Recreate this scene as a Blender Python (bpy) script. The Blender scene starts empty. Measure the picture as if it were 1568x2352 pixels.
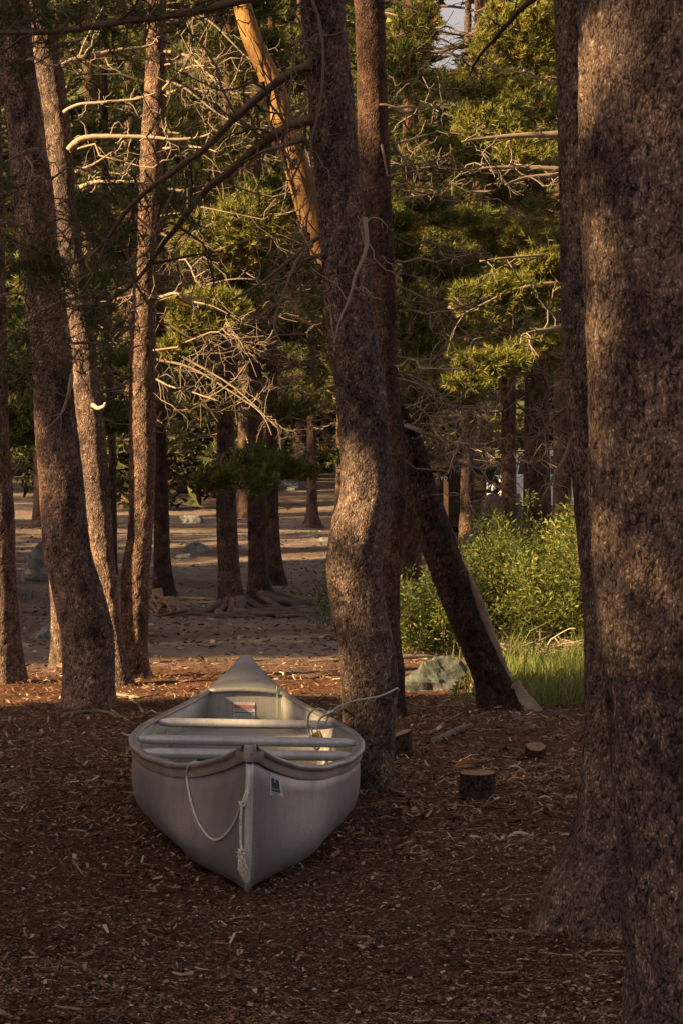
import bpy, math
import numpy as np
from mathutils import Matrix, Vector

# ------------------------------------------------------------------ camera, sky, sun, exposure
scene = bpy.context.scene
coll = scene.collection
F, HZ, CX, CH = 6623.0, 1080.0, 784.0, 1.507      # focal (in photo units), horizon row, centre column, eye height

cam_d = bpy.data.cameras.new("camera"); cam = bpy.data.objects.new("camera", cam_d); coll.objects.link(cam)
cam.location = (0, 0, CH); cam.rotation_euler = (math.pi / 2, 0, 0)
cam_d.sensor_width = 36; cam_d.sensor_fit = 'AUTO'; cam_d.lens = 36 * F / 2352
cam_d.shift_y = -(1176 - HZ) / 2352
cam_d.clip_start = 0.1; cam_d.clip_end = 2000
cam_d.dof.use_dof = False
scene.camera = cam

SUN_EL, SUN_AZ = math.radians(24), math.radians(25)   # azimuth: from the left, turned towards the camera
S = np.array([-math.cos(SUN_EL) * math.cos(SUN_AZ), -math.cos(SUN_EL) * math.sin(SUN_AZ), math.sin(SUN_EL)])
world = bpy.data.worlds.new("World"); scene.world = world; world.use_nodes = True
wn = world.node_tree.nodes; wl = world.node_tree.links
bg = wn["Background"]; sky = wn.new("ShaderNodeTexSky"); sky.sky_type = 'NISHITA'; sky.sun_disc = False
sky.sun_elevation = SUN_EL; sky.sun_rotation = math.atan2(S[0], S[1]); sky.dust_density = 4.0; sky.air_density = 1.0
hs = wn.new("ShaderNodeHueSaturation"); hs.inputs['Saturation'].default_value = 0.30
wl.new(sky.outputs[0], hs.inputs['Color'])
tint = wn.new("ShaderNodeMix"); tint.data_type = 'RGBA'; tint.blend_type = 'MULTIPLY'; tint.inputs[0].default_value = 1.0
tint.inputs[7].default_value = (1.0, 0.88, 0.82, 1)      # warm evening haze over the whole sky
wl.new(hs.outputs[0], tint.inputs[6]); wl.new(tint.outputs[2], bg.inputs[0])
bg.inputs[1].default_value = 0.05

sun_d = bpy.data.lights.new("sun", 'SUN'); sun_d.energy = 5.0; sun_d.angle = math.radians(0.6); sun_d.color = (1.0, 0.72, 0.34)
sun = bpy.data.objects.new("sun", sun_d); coll.objects.link(sun); sun.location = (-20, -10, 20)
sun.rotation_euler = Vector((-S[0], -S[1], -S[2])).to_track_quat('-Z', 'Y').to_euler()

vs = scene.view_settings
vs.view_transform = 'Standard'; vs.look = 'None'; vs.gamma = 1; vs.use_curve_mapping = False
vs.exposure = 1.98
scene.render.engine = 'CYCLES'
scene.cycles.use_denoising = True
scene.cycles.max_bounces = 6; scene.cycles.diffuse_bounces = 3; scene.cycles.glossy_bounces = 3
scene.cycles.transmission_bounces = 3; scene.cycles.transparent_max_bounces = 4

# ------------------------------------------------------------------ helpers
rng = np.random.default_rng(7)
def pt(px, py, d):
    return np.array([(px - CX) / F * d, d, CH - (py - HZ) / F * d])
def proj(p):
    p = np.atleast_2d(p); d = np.maximum(p[:, 1], 0.1)
    return np.stack([CX + p[:, 0] / d * F, HZ + (CH - p[:, 2]) / d * F], 1)
def nrm(v):
    v = np.asarray(v, float); return v / (np.linalg.norm(v, axis=-1, keepdims=True) + 1e-12)
def sstep(a, b, x):
    t = np.clip((np.asarray(x, float) - a) / (b - a), 0, 1); return t * t * (3 - 2 * t)
def _hash(ix, iy, iz):
    n = (ix.astype(np.int64) * 374761393 + iy.astype(np.int64) * 668265263 + iz.astype(np.int64) * 2147483647 // 3)
    n = (n ^ (n >> 13)) * 1274126177; n = n ^ (n >> 16)
    return (n & 0xFFFFF) / float(0xFFFFF)
def vnoise(x, y, z=0.0):
    x, y, z = np.broadcast_arrays(np.asarray(x, float), np.asarray(y, float), np.asarray(z, float))
    xi, yi, zi = np.floor(x), np.floor(y), np.floor(z)
    fx, fy, fz = x - xi, y - yi, z - zi
    fx, fy, fz = [f * f * (3 - 2 * f) for f in (fx, fy, fz)]
    r = 0
    for dx in (0, 1):
        for dy in (0, 1):
            for dz in (0, 1):
                w = (fx if dx else 1 - fx) * (fy if dy else 1 - fy) * (fz if dz else 1 - fz)
                r = r + w * _hash(xi + dx, yi + dy, zi + dz)
    return r * 2 - 1
def fbm(x, y, z=0.0, o=3):
    r, a = 0, 1.0
    for k in range(o):
        r = r + a * vnoise(np.asarray(x) * 2 ** k + 17 * k, np.asarray(y) * 2 ** k, np.asarray(z) * 2 ** k); a *= .5
    return r
def cells(x, y, period=None):
    """2D Voronoi: edge distance and a random value per cell; x wraps with an integer period."""
    xi, yi = np.floor(x), np.floor(y)
    d1 = np.full(x.shape, 9.0); d2 = np.full(x.shape, 9.0); val = np.zeros(x.shape)
    for dx in (-1, 0, 1):
        for dy in (-1, 0, 1):
            cx, cy = xi + dx, yi + dy
            hx = np.mod(cx, period) if period else cx
            jx, jy = _hash(hx, cy, cx * 0 + 1), _hash(hx, cy, cx * 0 + 2)
            dd = np.hypot(cx + jx - x, cy + jy - y); v = _hash(hx, cy, cx * 0 + 3)
            closer = dd < d1
            d2 = np.where(closer, d1, np.minimum(d2, dd)); val = np.where(closer, v, val); d1 = np.where(closer, dd, d1)
    return d2 - d1, val

def ground(x, y):
    x = np.asarray(x, float); y = np.asarray(y, float)
    z = 0.035 * fbm(x * .45 + 3, y * .45, 1.3, 2) * sstep(7, 12, y) + .012 * fbm(x * 2.1, y * 2.1, 5, 2)
    z = z - 0.012 * 0
    left = 1 - sstep(0.4, 2.2, x - 0.0)
    z = z + left * (0.032 * np.maximum(0, y - 38) * sstep(34, 50, y))
    z = z + .10 * fbm(x * .16 + 9, y * .16, 2, 2) * sstep(26, 45, y)
    z = z + 24 * sstep(95, 230, y) + .42 * sstep(58, 63, y) * sstep(2.95, 3.5, x)      # hill added to block sky between trees; the road bank the cars stand on
    flat = np.exp(-((x + .42) / 1.0) ** 2 - (np.maximum(0, np.abs(y - 12.5) - 2.4) / .6) ** 2)
    return z * (1 - flat * .85)
def gz(x, y): return float(ground(x, y))
GD = np.exp(np.linspace(math.log(5.5), math.log(160), 700))
def gsolve(px, py):
    """distance at which the ground shows at this photo position"""
    d = GD; x = (px - CX) / F * d; z = CH - (py - HZ) / F * d
    hit = np.nonzero(z <= ground(x, d))[0]
    return float(d[hit[0]]) if len(hit) else 160.0
def gpt(px, py):
    d = gsolve(px, py); p = pt(px, py, d); p[2] = gz(p[0], p[1]); return p

EYE = np.eye(3)
def xcross(a, b):
    b = np.broadcast_to(b, a.shape)
    return np.stack([a[:, 1] * b[:, 2] - a[:, 2] * b[:, 1], a[:, 2] * b[:, 0] - a[:, 0] * b[:, 2], a[:, 0] * b[:, 1] - a[:, 1] * b[:, 0]], 1)
class MB:
    def __init__(s): s.v, s.f, s.c, s.n = [], [], [], 0
    def add(s, v, f, tone=None):
        v = np.asarray(v, float).reshape(-1, 3); f = np.asarray(f, int)
        s.v.append(v); s.f.append(f + s.n); s.n += len(v)
        if tone is None: tone = np.full(len(v), .5)
        s.c.append(np.broadcast_to(np.asarray(tone, float), (len(v),)))
        return s
    def tube(s, path, rad, k=6, cap=True, tone=None, jitter=0):
        path = np.asarray(path, float); n = len(path); rad = np.broadcast_to(np.asarray(rad, float), (n,))
        t = np.empty_like(path); t[1:-1] = path[2:] - path[:-2]; t[0] = path[1] - path[0]; t[-1] = path[-1] - path[-2]; t /= np.sqrt((t * t).sum(1))[:, None] + 1e-12
        m = np.abs(path[-1] - path[0]); ref = EYE[int(m.argmin())]
        a = xcross(t, ref); a /= np.sqrt((a * a).sum(1))[:, None] + 1e-12; b = xcross(t, a)
        th = np.arange(k) / k * 2 * math.pi
        ring = np.cos(th)[None, :, None] * a[:, None] + np.sin(th)[None, :, None] * b[:, None]
        rr = rad[:, None, None] * (1 + (jitter * rng.standard_normal((n, k, 1)) if jitter else 0))
        v = (path[:, None] + ring * rr).reshape(-1, 3)
        i = np.arange(n - 1)[:, None] * k; j = np.arange(k)[None]; j2 = (j + 1) % k
        f = np.stack([i + j, i + j2, i + k + j2, i + k + j], -1).reshape(-1, 4)
        s.add(v, f, tone)
        if cap:
            base = s.n - len(v)
            q = np.arange(1, k - 1); z0 = np.zeros(k - 2, int)
            s.f.append(base + np.stack([z0, q + 1, q], 1)); s.f.append(base + (n - 1) * k + np.stack([z0, q, q + 1], 1))
        return s
    def box(s, lo, hi, tone=None):
        lo, hi = np.asarray(lo, float), np.asarray(hi, float)
        v = np.array([[(lo, hi)[a][0], (lo, hi)[b][1], (lo, hi)[c][2]] for a in (0, 1) for b in (0, 1) for c in (0, 1)])
        f = [[0, 1, 3, 2], [4, 6, 7, 5], [0, 4, 5, 1], [2, 3, 7, 6], [0, 2, 6, 4], [1, 5, 7, 3]]
        return s.add(v, f, tone)
    def grid(s, P, closed=False, tone=None):
        P = np.asarray(P, float); n, m = P.shape[:2]
        i = np.arange(n - 1)[:, None] * m
        j = np.arange(m if closed else m - 1)[None]; j2 = (j + 1) % m
        f = np.stack([i + j, i + j2, i + m + j2, i + m + j], -1).reshape(-1, 4)
        return s.add(P.reshape(-1, 3), f, None if tone is None else np.asarray(tone).reshape(-1))
    def build(s, name, mat, parent=None, smooth=True, **props):
        v = np.concatenate(s.v).astype(np.float32); c = np.concatenate(s.c).astype(np.float32)
        me = bpy.data.meshes.new(name)
        idx = np.concatenate([f.reshape(-1) for f in s.f]).astype(np.int32)
        cnt = np.concatenate([np.full(len(f), f.shape[1]) for f in s.f]).astype(np.int32)
        me.vertices.add(len(v)); me.vertices.foreach_set("co", v.reshape(-1))
        me.loops.add(len(idx)); me.loops.foreach_set("vertex_index", idx)
        me.polygons.add(len(cnt)); me.polygons.foreach_set("loop_start", np.concatenate([[0], np.cumsum(cnt)[:-1]]).astype(np.int32))
        me.polygons.foreach_set("use_smooth", np.full(len(cnt), smooth))
        at = me.attributes.new("tone", 'FLOAT', 'POINT'); at.data.foreach_set("value", c)
        me.update(calc_edges=True)
        me.materials.append(mat)
        o = bpy.data.objects.new(name, me); coll.objects.link(o)
        if parent is not None: attach(o, parent)
        for k, val in props.items(): o[k] = val
        return o
def attach(o, parent, local=False):
    o.parent = parent
    if not local: o.matrix_parent_inverse = Matrix.Translation(-Vector(parent_loc(parent)))
def parent_loc(p):
    l = Vector(p.location)
    if p.parent is not None: l = Vector((0, 0, 0)) if p.type == 'MESH' else l
    return l
def thing(name, label, cat, loc=(0, 0, 0), group=None):
    o = bpy.data.objects.new(name, None); coll.objects.link(o); o.location = loc
    o.empty_display_size = .1
    o['label'] = label; o['category'] = cat
    if group: o['group'] = group
    return o
def tag(o, label, cat, group=None):
    o['label'] = label; o['category'] = cat
    if group: o['group'] = group
    return o

# ------------------------------------------------------------------ materials
def new_mat(name):
    m = bpy.data.materials.new(name); m.use_nodes = True
    nt = m.node_tree; b = nt.nodes["Principled BSDF"]
    return m, nt, b
def N(nt, typ, **kw):
    n = nt.nodes.new(typ)
    for k, v in kw.items():
        if k in n.inputs: n.inputs[k].default_value = v
        else: setattr(n, k, v)
    return n
def ramp(nt, fac, stops):
    r = nt.nodes.new("ShaderNodeValToRGB"); e = r.color_ramp.elements
    while len(e) < len(stops): e.new(.5)
    for i, (p, c) in enumerate(stops): e[i].position = p; e[i].color = (*c, 1)
    nt.links.new(fac, r.inputs[0]); return r.outputs[0]
def mixc(nt, fac, a, b, mode='MIX'):
    n = nt.nodes.new("ShaderNodeMix"); n.data_type = 'RGBA'; n.blend_type = mode
    for sock, val in ((0, fac), (6, a), (7, b)):
        if isinstance(val, (int, float)): n.inputs[sock].default_value = val
        elif isinstance(val, tuple): n.inputs[sock].default_value = (*val, 1)
        else: nt.links.new(val, n.inputs[sock])
    return n.outputs[2]
def objco(nt, scale=(1, 1, 1)):
    tc = nt.nodes.new("ShaderNodeTexCoord"); mp = nt.nodes.new("ShaderNodeMapping"); mp.inputs['Scale'].default_value = scale
    nt.links.new(tc.outputs['Object'], mp.inputs[0]); return mp.outputs[0]
def noise(nt, vec, scale, detail=4, rough=.6):
    n = N(nt, "ShaderNodeTexNoise", Scale=scale, Detail=detail, Roughness=rough); nt.links.new(vec, n.inputs['Vector']); return n.outputs[0]
def attr(nt, name='tone'):
    n = nt.nodes.new("ShaderNodeAttribute"); n.attribute_name = name; return n.outputs['Fac']
def bump(nt, b, h, strength, dist):
    n = N(nt, "ShaderNodeBump", Strength=strength, Distance=dist); nt.links.new(h, n.inputs['Height']); nt.links.new(n.outputs[0], b.inputs['Normal'])

def bark_mat(name, dark, mid, light, scale=1.0, bstr=.9):
    m, nt, b = new_mat(name)
    co = objco(nt, (1, 1, .55)); big = noise(nt, co, 3.0, 3); fine = noise(nt, co, 70 * scale, 5, .7)
    dn = N(nt, "ShaderNodeTexNoise", Scale=38 * scale, Detail=3); nt.links.new(co, dn.inputs['Vector'])
    dv = N(nt, "ShaderNodeVectorMath", operation='MULTIPLY_ADD'); dv.inputs[1].default_value = (.028 / scale,) * 3; nt.links.new(dn.outputs['Color'], dv.inputs[0]); nt.links.new(co, dv.inputs[2])
    vo = N(nt, "ShaderNodeTexVoronoi", Scale=140 * scale, feature='F1'); nt.links.new(dv.outputs[0], vo.inputs['Vector'])
    t = attr(nt)
    sepc = nt.nodes.new("ShaderNodeSeparateColor"); nt.links.new(vo.outputs['Color'], sepc.inputs[0])
    a1 = N(nt, "ShaderNodeMath", operation='MULTIPLY_ADD'); a1.inputs[1].default_value = .40; nt.links.new(fine, a1.inputs[0])
    m2 = N(nt, "ShaderNodeMath", operation='MULTIPLY_ADD'); m2.inputs[1].default_value = .42; m2.inputs[2].default_value = .06; nt.links.new(t, m2.inputs[0]); nt.links.new(m2.outputs[0], a1.inputs[2])
    a2 = N(nt, "ShaderNodeMath", operation='MULTIPLY_ADD'); a2.inputs[1].default_value = .36; nt.links.new(sepc.outputs[0], a2.inputs[0]); nt.links.new(a1.outputs[0], a2.inputs[2])
    mth = N(nt, "ShaderNodeMath", operation='MULTIPLY_ADD'); mth.inputs[1].default_value = -.55; nt.links.new(vo.outputs['Distance'], mth.inputs[0]); nt.links.new(a2.outputs[0], mth.inputs[2])
    c = ramp(nt, mth.outputs[0], [(.14, dark), (.40, mid), (.55, mid), (.82, light)])
    patch = ramp(nt, big, [(.35, (.72, .68, .72)), (.65, (1.18, 1.08, 1.0))])
    blot = noise(nt, objco(nt, (1, 1, .6)), 9.0, 4, .6); c = mixc(nt, 1, c, ramp(nt, blot, [(.36, (.42, .40, .43)), (.52, (1, 1, 1)), (.7, (1.12, 1.1, 1.05))]), 'MULTIPLY')
    oi = nt.nodes.new("ShaderNodeObjectInfo"); c = mixc(nt, 1, c, ramp(nt, oi.outputs['Random'], [(0, (.82, .78, .80)), (.5, (1, 1, 1)), (1, (1.14, 1.02, .92))]), 'MULTIPLY')
    nt.links.new(mixc(nt, 1.0, c, patch, 'MULTIPLY'), b.inputs['Base Color'])
    b.inputs['Roughness'].default_value = .85; b.inputs['Specular IOR Level'].default_value = .25
    h = N(nt, "ShaderNodeMath", operation='MULTIPLY_ADD'); h.inputs[1].default_value = -.9
    nt.links.new(vo.outputs['Distance'], h.inputs[0]); nt.links.new(fine, h.inputs[2])
    bump(nt, b, h.outputs[0], bstr, .012)
    return m
M = {}
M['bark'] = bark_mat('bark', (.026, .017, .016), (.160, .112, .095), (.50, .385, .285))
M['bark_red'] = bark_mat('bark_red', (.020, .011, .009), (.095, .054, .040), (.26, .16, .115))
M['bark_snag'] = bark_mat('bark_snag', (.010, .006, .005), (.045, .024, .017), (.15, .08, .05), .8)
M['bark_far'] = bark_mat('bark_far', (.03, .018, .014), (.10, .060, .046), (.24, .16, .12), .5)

def simple(name, col, rough=.6, metal=0.0, spec=.4, var=0.0, vscale=8, bmp=0.0, bscale=40, bdist=.004):
    m, nt, b = new_mat(name); b.inputs['Roughness'].default_value = rough; b.inputs['Metallic'].default_value = metal
    b.inputs['Specular IOR Level'].default_value = spec
    co = objco(nt)
    if var:
        n = noise(nt, co, vscale, 5)
        lo = tuple(c * (1 - var) for c in col); hi = tuple(min(1, c * (1 + var)) for c in col)
        nt.links.new(ramp(nt, n, [(.3, lo), (.7, hi)]), b.inputs['Base Color'])
    else: b.inputs['Base Color'].default_value = (*col, 1)
    if bmp: bump(nt, b, noise(nt, co, bscale, 5), bmp, bdist)
    return m
def tone_mat(name, stops, rough=.8, transl=0.0, spec=.3, bscale=0):
    m, nt, b = new_mat(name); c = ramp(nt, attr(nt), stops)
    nt.links.new(c, b.inputs['Base Color']); b.inputs['Roughness'].default_value = rough; b.inputs['Specular IOR Level'].default_value = spec
    if bscale: bump(nt, b, noise(nt, objco(nt), bscale, 4), .5, .003)
    if transl:
        tr = nt.nodes.new("ShaderNodeBsdfTranslucent"); mx = nt.nodes.new("ShaderNodeMixShader"); mx.inputs[0].default_value = transl
        nt.links.new(c, tr.inputs[0]); nt.links.new(b.outputs[0], mx.inputs[1]); nt.links.new(tr.outputs[0], mx.inputs[2])
        nt.links.new(mx.outputs[0], nt.nodes["Material Output"].inputs[0])
    return m
M['needles'] = tone_mat('needles', [(0, (.030, .042, .009)), (.45, (.075, .088, .014)), (.8, (.195, .190, .026)), (.93, (.20, .13, .03)), (1, (.22, .09, .03))], .55, .25)
M['needles_far'] = tone_mat('needles_far', [(0, (.020, .028, .009)), (.6, (.055, .062, .014)), (1, (.10, .09, .02))], .7, .2)
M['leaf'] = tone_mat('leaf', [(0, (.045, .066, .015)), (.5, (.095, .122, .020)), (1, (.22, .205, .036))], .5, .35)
M['grass'] = tone_mat('grass', [(0, (.06, .10, .02)), (.5, (.14, .16, .035)), (1, (.32, .25, .10))], .6, .35)
M['twig'] = tone_mat('twig', [(0, (.05, .032, .024)), (.5, (.17, .115, .08)), (1, (.34, .26, .19))], .85)
M['pale_twig'] = tone_mat('pale_twig', [(0, (.09, .065, .05)), (.5, (.21, .155, .115)), (1, (.38, .295, .22))], .85, bscale=60)
M['litter'] = tone_mat('litter', [(0, (.020, .010, .007)), (.35, (.085, .036, .020)), (.62, (.17, .076, .038)), (.85, (.29, .16, .088)), (1, (.47, .36, .27))], .8)
m, nt, b = new_mat('bare_wood'); co = objco(nt, (9, 9, 1.1)); g1 = noise(nt, co, 5, 6, .7); g2 = noise(nt, objco(nt), 2.2, 4)
c = ramp(nt, g1, [(.30, (.12, .055, .02)), (.46, (.27, .135, .042)), (.7, (.38, .21, .07))]); c = mixc(nt, 1, c, ramp(nt, g2, [(.35, (.55, .5, .5)), (.6, (1.05, 1.05, 1.05))]), 'MULTIPLY')
nt.links.new(c, b.inputs['Base Color']); b.inputs['Roughness'].default_value = .7; b.inputs['Specular IOR Level'].default_value = .25; bump(nt, b, g1, .8, .008); M['bare_wood'] = m
M['grey_wood'] = simple('grey_wood', (.23, .165, .118), .8, 0, .25, .3, 9, .7, 30, .01)
M['cut_wood'] = simple('cut_wood', (.30, .175, .10), .8, 0, .2, .35, 22, .3, 60)
M['root'] = simple('root', (.12, .082, .068), .85, 0, .25, .45, 10, .8, 35, .01)

def rock_mat(name, a, bcol):
    m, nt, b = new_mat(name); co = objco(nt); n = noise(nt, co, 5, 6, .65); n2 = noise(nt, co, 45, 5, .7)
    c = ramp(nt, n, [(.3, a), (.7, bcol)]); sp = ramp(nt, n2, [(.35, (.6, .6, .6)), (.6, (1.1, 1.1, 1.1))])
    nt.links.new(mixc(nt, 1, c, sp, 'MULTIPLY'), b.inputs['Base Color']); b.inputs['Roughness'].default_value = .85
    bump(nt, b, n2, .6, .01); return m
M['rock'] = rock_mat('rock', (.08, .08, .085), (.24, .235, .23))
M['rock_moss'] = rock_mat('rock_moss', (.035, .042, .036), (.12, .125, .115))
M['rock_red'] = rock_mat('rock_red', (.16, .09, .06), (.30, .19, .13))

# ground: leaf litter near, trodden grey dirt beyond
m, nt, b = new_mat('ground')
co = objco(nt); sep = nt.nodes.new("ShaderNodeSeparateXYZ"); nt.links.new(co, sep.inputs[0])
wob = noise(nt, co, .5, 4); yy = N(nt, "ShaderNodeMath", operation='MULTIPLY_ADD'); yy.inputs[1].default_value = 6.0; nt.links.new(wob, yy.inputs[0]); nt.links.new(sep.outputs[1], yy.inputs[2])
mr = N(nt, "ShaderNodeMapRange"); mr.inputs[1].default_value = 23.5; mr.inputs[2].default_value = 27.0; nt.links.new(yy.outputs[0], mr.inputs[0])
fine = noise(nt, co, 55, 6, .75); mid_ = noise(nt, co, 6, 5, .65); big = noise(nt, co, .35, 3)
lit = ramp(nt, fine, [(.30, (.016, .010, .008)), (.5, (.112, .048, .027)), (.62, (.185, .084, .047)), (.75, (.30, .19, .13))])
dirt = ramp(nt, fine, [(.28, (.115, .083, .072)), (.5, (.245, .186, .162)), (.72, (.35, .285, .25))])
lit = mixc(nt, 1, lit, ramp(nt, mid_, [(.3, (.6, .6, .62)), (.7, (1.25, 1.2, 1.15))]), 'MULTIPLY')
dirt = mixc(nt, 1, dirt, ramp(nt, mid_, [(.35, (.62, .58, .56)), (.65, (1.12, 1.1, 1.1))]), 'MULTIPLY')
dirt = mixc(nt, ramp(nt, big, [(.45, (0, 0, 0)), (.62, (.7, .7, .7))]), dirt, (.10, .060, .044))
mr2 = N(nt, "ShaderNodeMapRange"); mr2.inputs[1].default_value = 66.0; mr2.inputs[2].default_value = 84.0; nt.links.new(yy.outputs[0], mr2.inputs[0])
dirt = mixc(nt, mr2.outputs[0], dirt, (.09, .060, .046))      # forest floor turns darker brown beyond the clearing
nt.links.new(mixc(nt, mr.outputs[0], lit, dirt), b.inputs['Base Color'])
b.inputs['Roughness'].default_value = .92; b.inputs['Specular IOR Level'].default_value = .15
bump(nt, b, fine, .9, .02); M['ground'] = m

# weathered aluminium
def alu(name, base, metal, rough, streak=.25):
    m, nt, b = new_mat(name); co = objco(nt, (1, 1, 1)); st = objco(nt, (14, 14, 1.2))
    n1 = noise(nt, co, 3.5, 5, .65); n2 = noise(nt, st, 4, 4, .7); n3 = noise(nt, co, 160, 3, .6)
    c = ramp(nt, n1, [(.28, tuple(x * (1 - streak) for x in base)), (.5, base), (.75, tuple(min(1, x * (1 + streak * .6)) for x in base))])
    c = mixc(nt, 1, c, ramp(nt, n2, [(.3, (.86, .84, .83)), (.6, (1.04, 1.04, 1.04))]), 'MULTIPLY')
    c = mixc(nt, 1, c, ramp(nt, n3, [(.35, (.9, .9, .9)), (.65, (1.06, 1.06, 1.06))]), 'MULTIPLY')
    n4 = noise(nt, co, 1.3, 3, .5); c = mixc(nt, 1, c, ramp(nt, n4, [(.36, (.74, .71, .72)), (.62, (1.1, 1.1, 1.1))]), 'MULTIPLY')
    sx = objco(nt, (2.2, 1.6, 34)); n5 = noise(nt, sx, 5, 5, .75); c = mixc(nt, ramp(nt, n5, [(.66, (0, 0, 0)), (.72, (.35, .35, .35))]), c, (.6, .59, .6))
    sep_ = nt.nodes.new("ShaderNodeSeparateXYZ"); nt.links.new(co, sep_.inputs[0]); low = N(nt, "ShaderNodeMapRange"); low.inputs[1].default_value = .16; low.inputs[2].default_value = .0; nt.links.new(sep_.outputs[2], low.inputs[0])
    dm = N(nt, "ShaderNodeMath", operation='MULTIPLY'); nt.links.new(low.outputs[0], dm.inputs[0]); nt.links.new(noise(nt, co, 14, 4), dm.inputs[1]); c = mixc(nt, dm.outputs[0], c, (.12, .085, .065))      # mud splashed on the lower hull
    nt.links.new(c, b.inputs['Base Color']); b.inputs['Metallic'].default_value = metal
    r = ramp(nt, n1, [(.3, (rough + .12,) * 3), (.7, (rough - .08,) * 3)]); nt.links.new(r, b.inputs['Roughness'])
    bump(nt, b, noise(nt, co, 9, 3), .12, .02); return m
M['alu'] = alu('aluminium', (.37, .355, .38), .6, .42, .35)
M['alu_in'] = alu('aluminium_inside', (.41, .39, .38), .45, .5)
M['alu_rim'] = alu('aluminium_rim', (.36, .325, .31), .55, .45, .3)
M['alu_bright'] = alu('aluminium_bare', (.62, .61, .62), .30, .42)
M['rope'] = simple('rope', (.62, .57, .51), .9, 0, .2, .3, 120, .6, 200, .002)
M['cable'] = simple('cable', (.42, .38, .33), .5, .3, .4, .2, 60)
M['brass'] = simple('brass', (.62, .42, .12), .35, .9, .5, .25, 60)
M['steel'] = simple('steel', (.5, .5, .5), .3, 1.0)
M['dark'] = simple('dark_gap', (.01, .01, .01), .8)
M['green_cord'] = simple('green_cord', (.16, .30, .13), .7)
M['green_plug'] = simple('green_plug', (.012, .07, .022), .5)
M['white_print'] = simple('white_print', (.62, .63, .66), .6)
M['blue_print'] = simple('blue_print', (.012, .022, .05), .6)
M['grey_print'] = simple('grey_print', (.13, .13, .17), .6)
M['red_print'] = simple('red_print', (.36, .15, .14), .6)
M['dumpster'] = simple('dumpster_paint', (.016, .008, .006), .55, 0, .3, .3, 6)
M['orange_print'] = simple('orange_print', (.5, .16, .04), .6)
M['car_white'] = simple('car_paint', (.75, .74, .72), .25, 0, .6)
M['car_silver'] = simple('car_paint_silver', (.42, .45, .48), .3, .4, .6)
M['glass'] = simple('car_glass', (.03, .04, .05), .08, 0, .8)
M['tyre'] = simple('tyre', (.02, .02, .02), .85)
M['tail'] = simple('tail_light', (.05, .004, .004), .25, 0, .6)

# ------------------------------------------------------------------ ground: one sheet to the horizon
xs = np.unique(np.concatenate([np.linspace(-600, -60, 19), np.linspace(-60, -10, 31), np.linspace(-10, -3.2, 30), np.linspace(-3.2, 3.2, 91), np.linspace(3.2, 10, 30), np.linspace(10, 60, 31), np.linspace(60, 600, 19)]))
ys = np.unique(np.concatenate([np.linspace(-300, 0, 16), np.linspace(0, 6, 16), np.linspace(6, 26, 231), np.linspace(26, 60, 80), np.linspace(60, 240, 61), np.linspace(240, 1200, 25)]))
X, Y = np.meshgrid(xs, ys)
Z = ground(X, Y) + (.010 * fbm(X * 9, Y * 9, 3, 2)) * sstep(6, 7, Y) * (1 - sstep(26, 40, Y))
mb = MB(); mb.grid(np.stack([X, Y, Z], -1))
mb.build('ground', M['ground'], kind='structure')

# ------------------------------------------------------------------ spots kept sunlit: unseen crowns are carved open along their sun rays
LIT = []
def lit(px, py, d, r): LIT.append((pt(px, py, d), r - (.10 if d < 10 else -.02 if d < 14 and px < 740 else .09 if d < 14 else .02 if d < 18 else -.04)))      # narrow beams on the nearest trunks
def lit_line(p0, p1, d, r, n):
    for k in range(n):
        a = k / max(1, n - 1); lit(p0[0] + (p1[0] - p0[0]) * a, p0[1] + (p1[1] - p0[1]) * a, d, r)
lit_line((110, 120), (215, 1000), 20.3, .16, 16); lit_line((215, 1000), (275, 1480), 20.3, .16, 9)        # pine behind the dark one
lit_line((318, 560), (318, 900), 21.0, .14, 8); lit_line((318, 900), (300, 1480), 21.0, .16, 11)
lit_line((130, 1330), (138, 1520), 22.2, .14, 4)
lit(775, 345, 13.4, .16); lit(790, 400, 13.4, .10)
lit(800, 985, 13.35, .22); lit(835, 1000, 13.35, .22); lit(815, 1050, 13.35, .26); lit(860, 1060, 13.35, .2); lit(815, 1090, 13.4, .12)
lit(785, 1310, 13.4, .12); lit(790, 1370, 13.4, .13); lit(810, 1420, 13.4, .1)
lit(850, 300, 17.7, .07); lit(855, 350, 17.7, .07); lit(850, 30, 17.7, .08)
lit_line((565, 10), (720, 590), 18.1, .16, 9)                                                             # bare leaning trunk
lit(1360, 720, 7.4, .08); lit(1360, 860, 7.4, .06)
lit(1440, 1080, 7.4, .12); lit(1460, 1180, 7.4, .10); lit(1400, 1330, 7.4, .08)
lit(1440, 1400, 7.4, .11); lit(1400, 1480, 7.4, .07); lit(1490, 1520, 7.4, .10); lit(1430, 250, 7.4, .12)
lit(1480, 1620, 7.4, .08); lit(1370, 560, 7.4, .06)
lit(1305, 780, 9.2, .10); lit(1312, 900, 9.2, .10); lit(1310, 1000, 9.2, .08)
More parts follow.
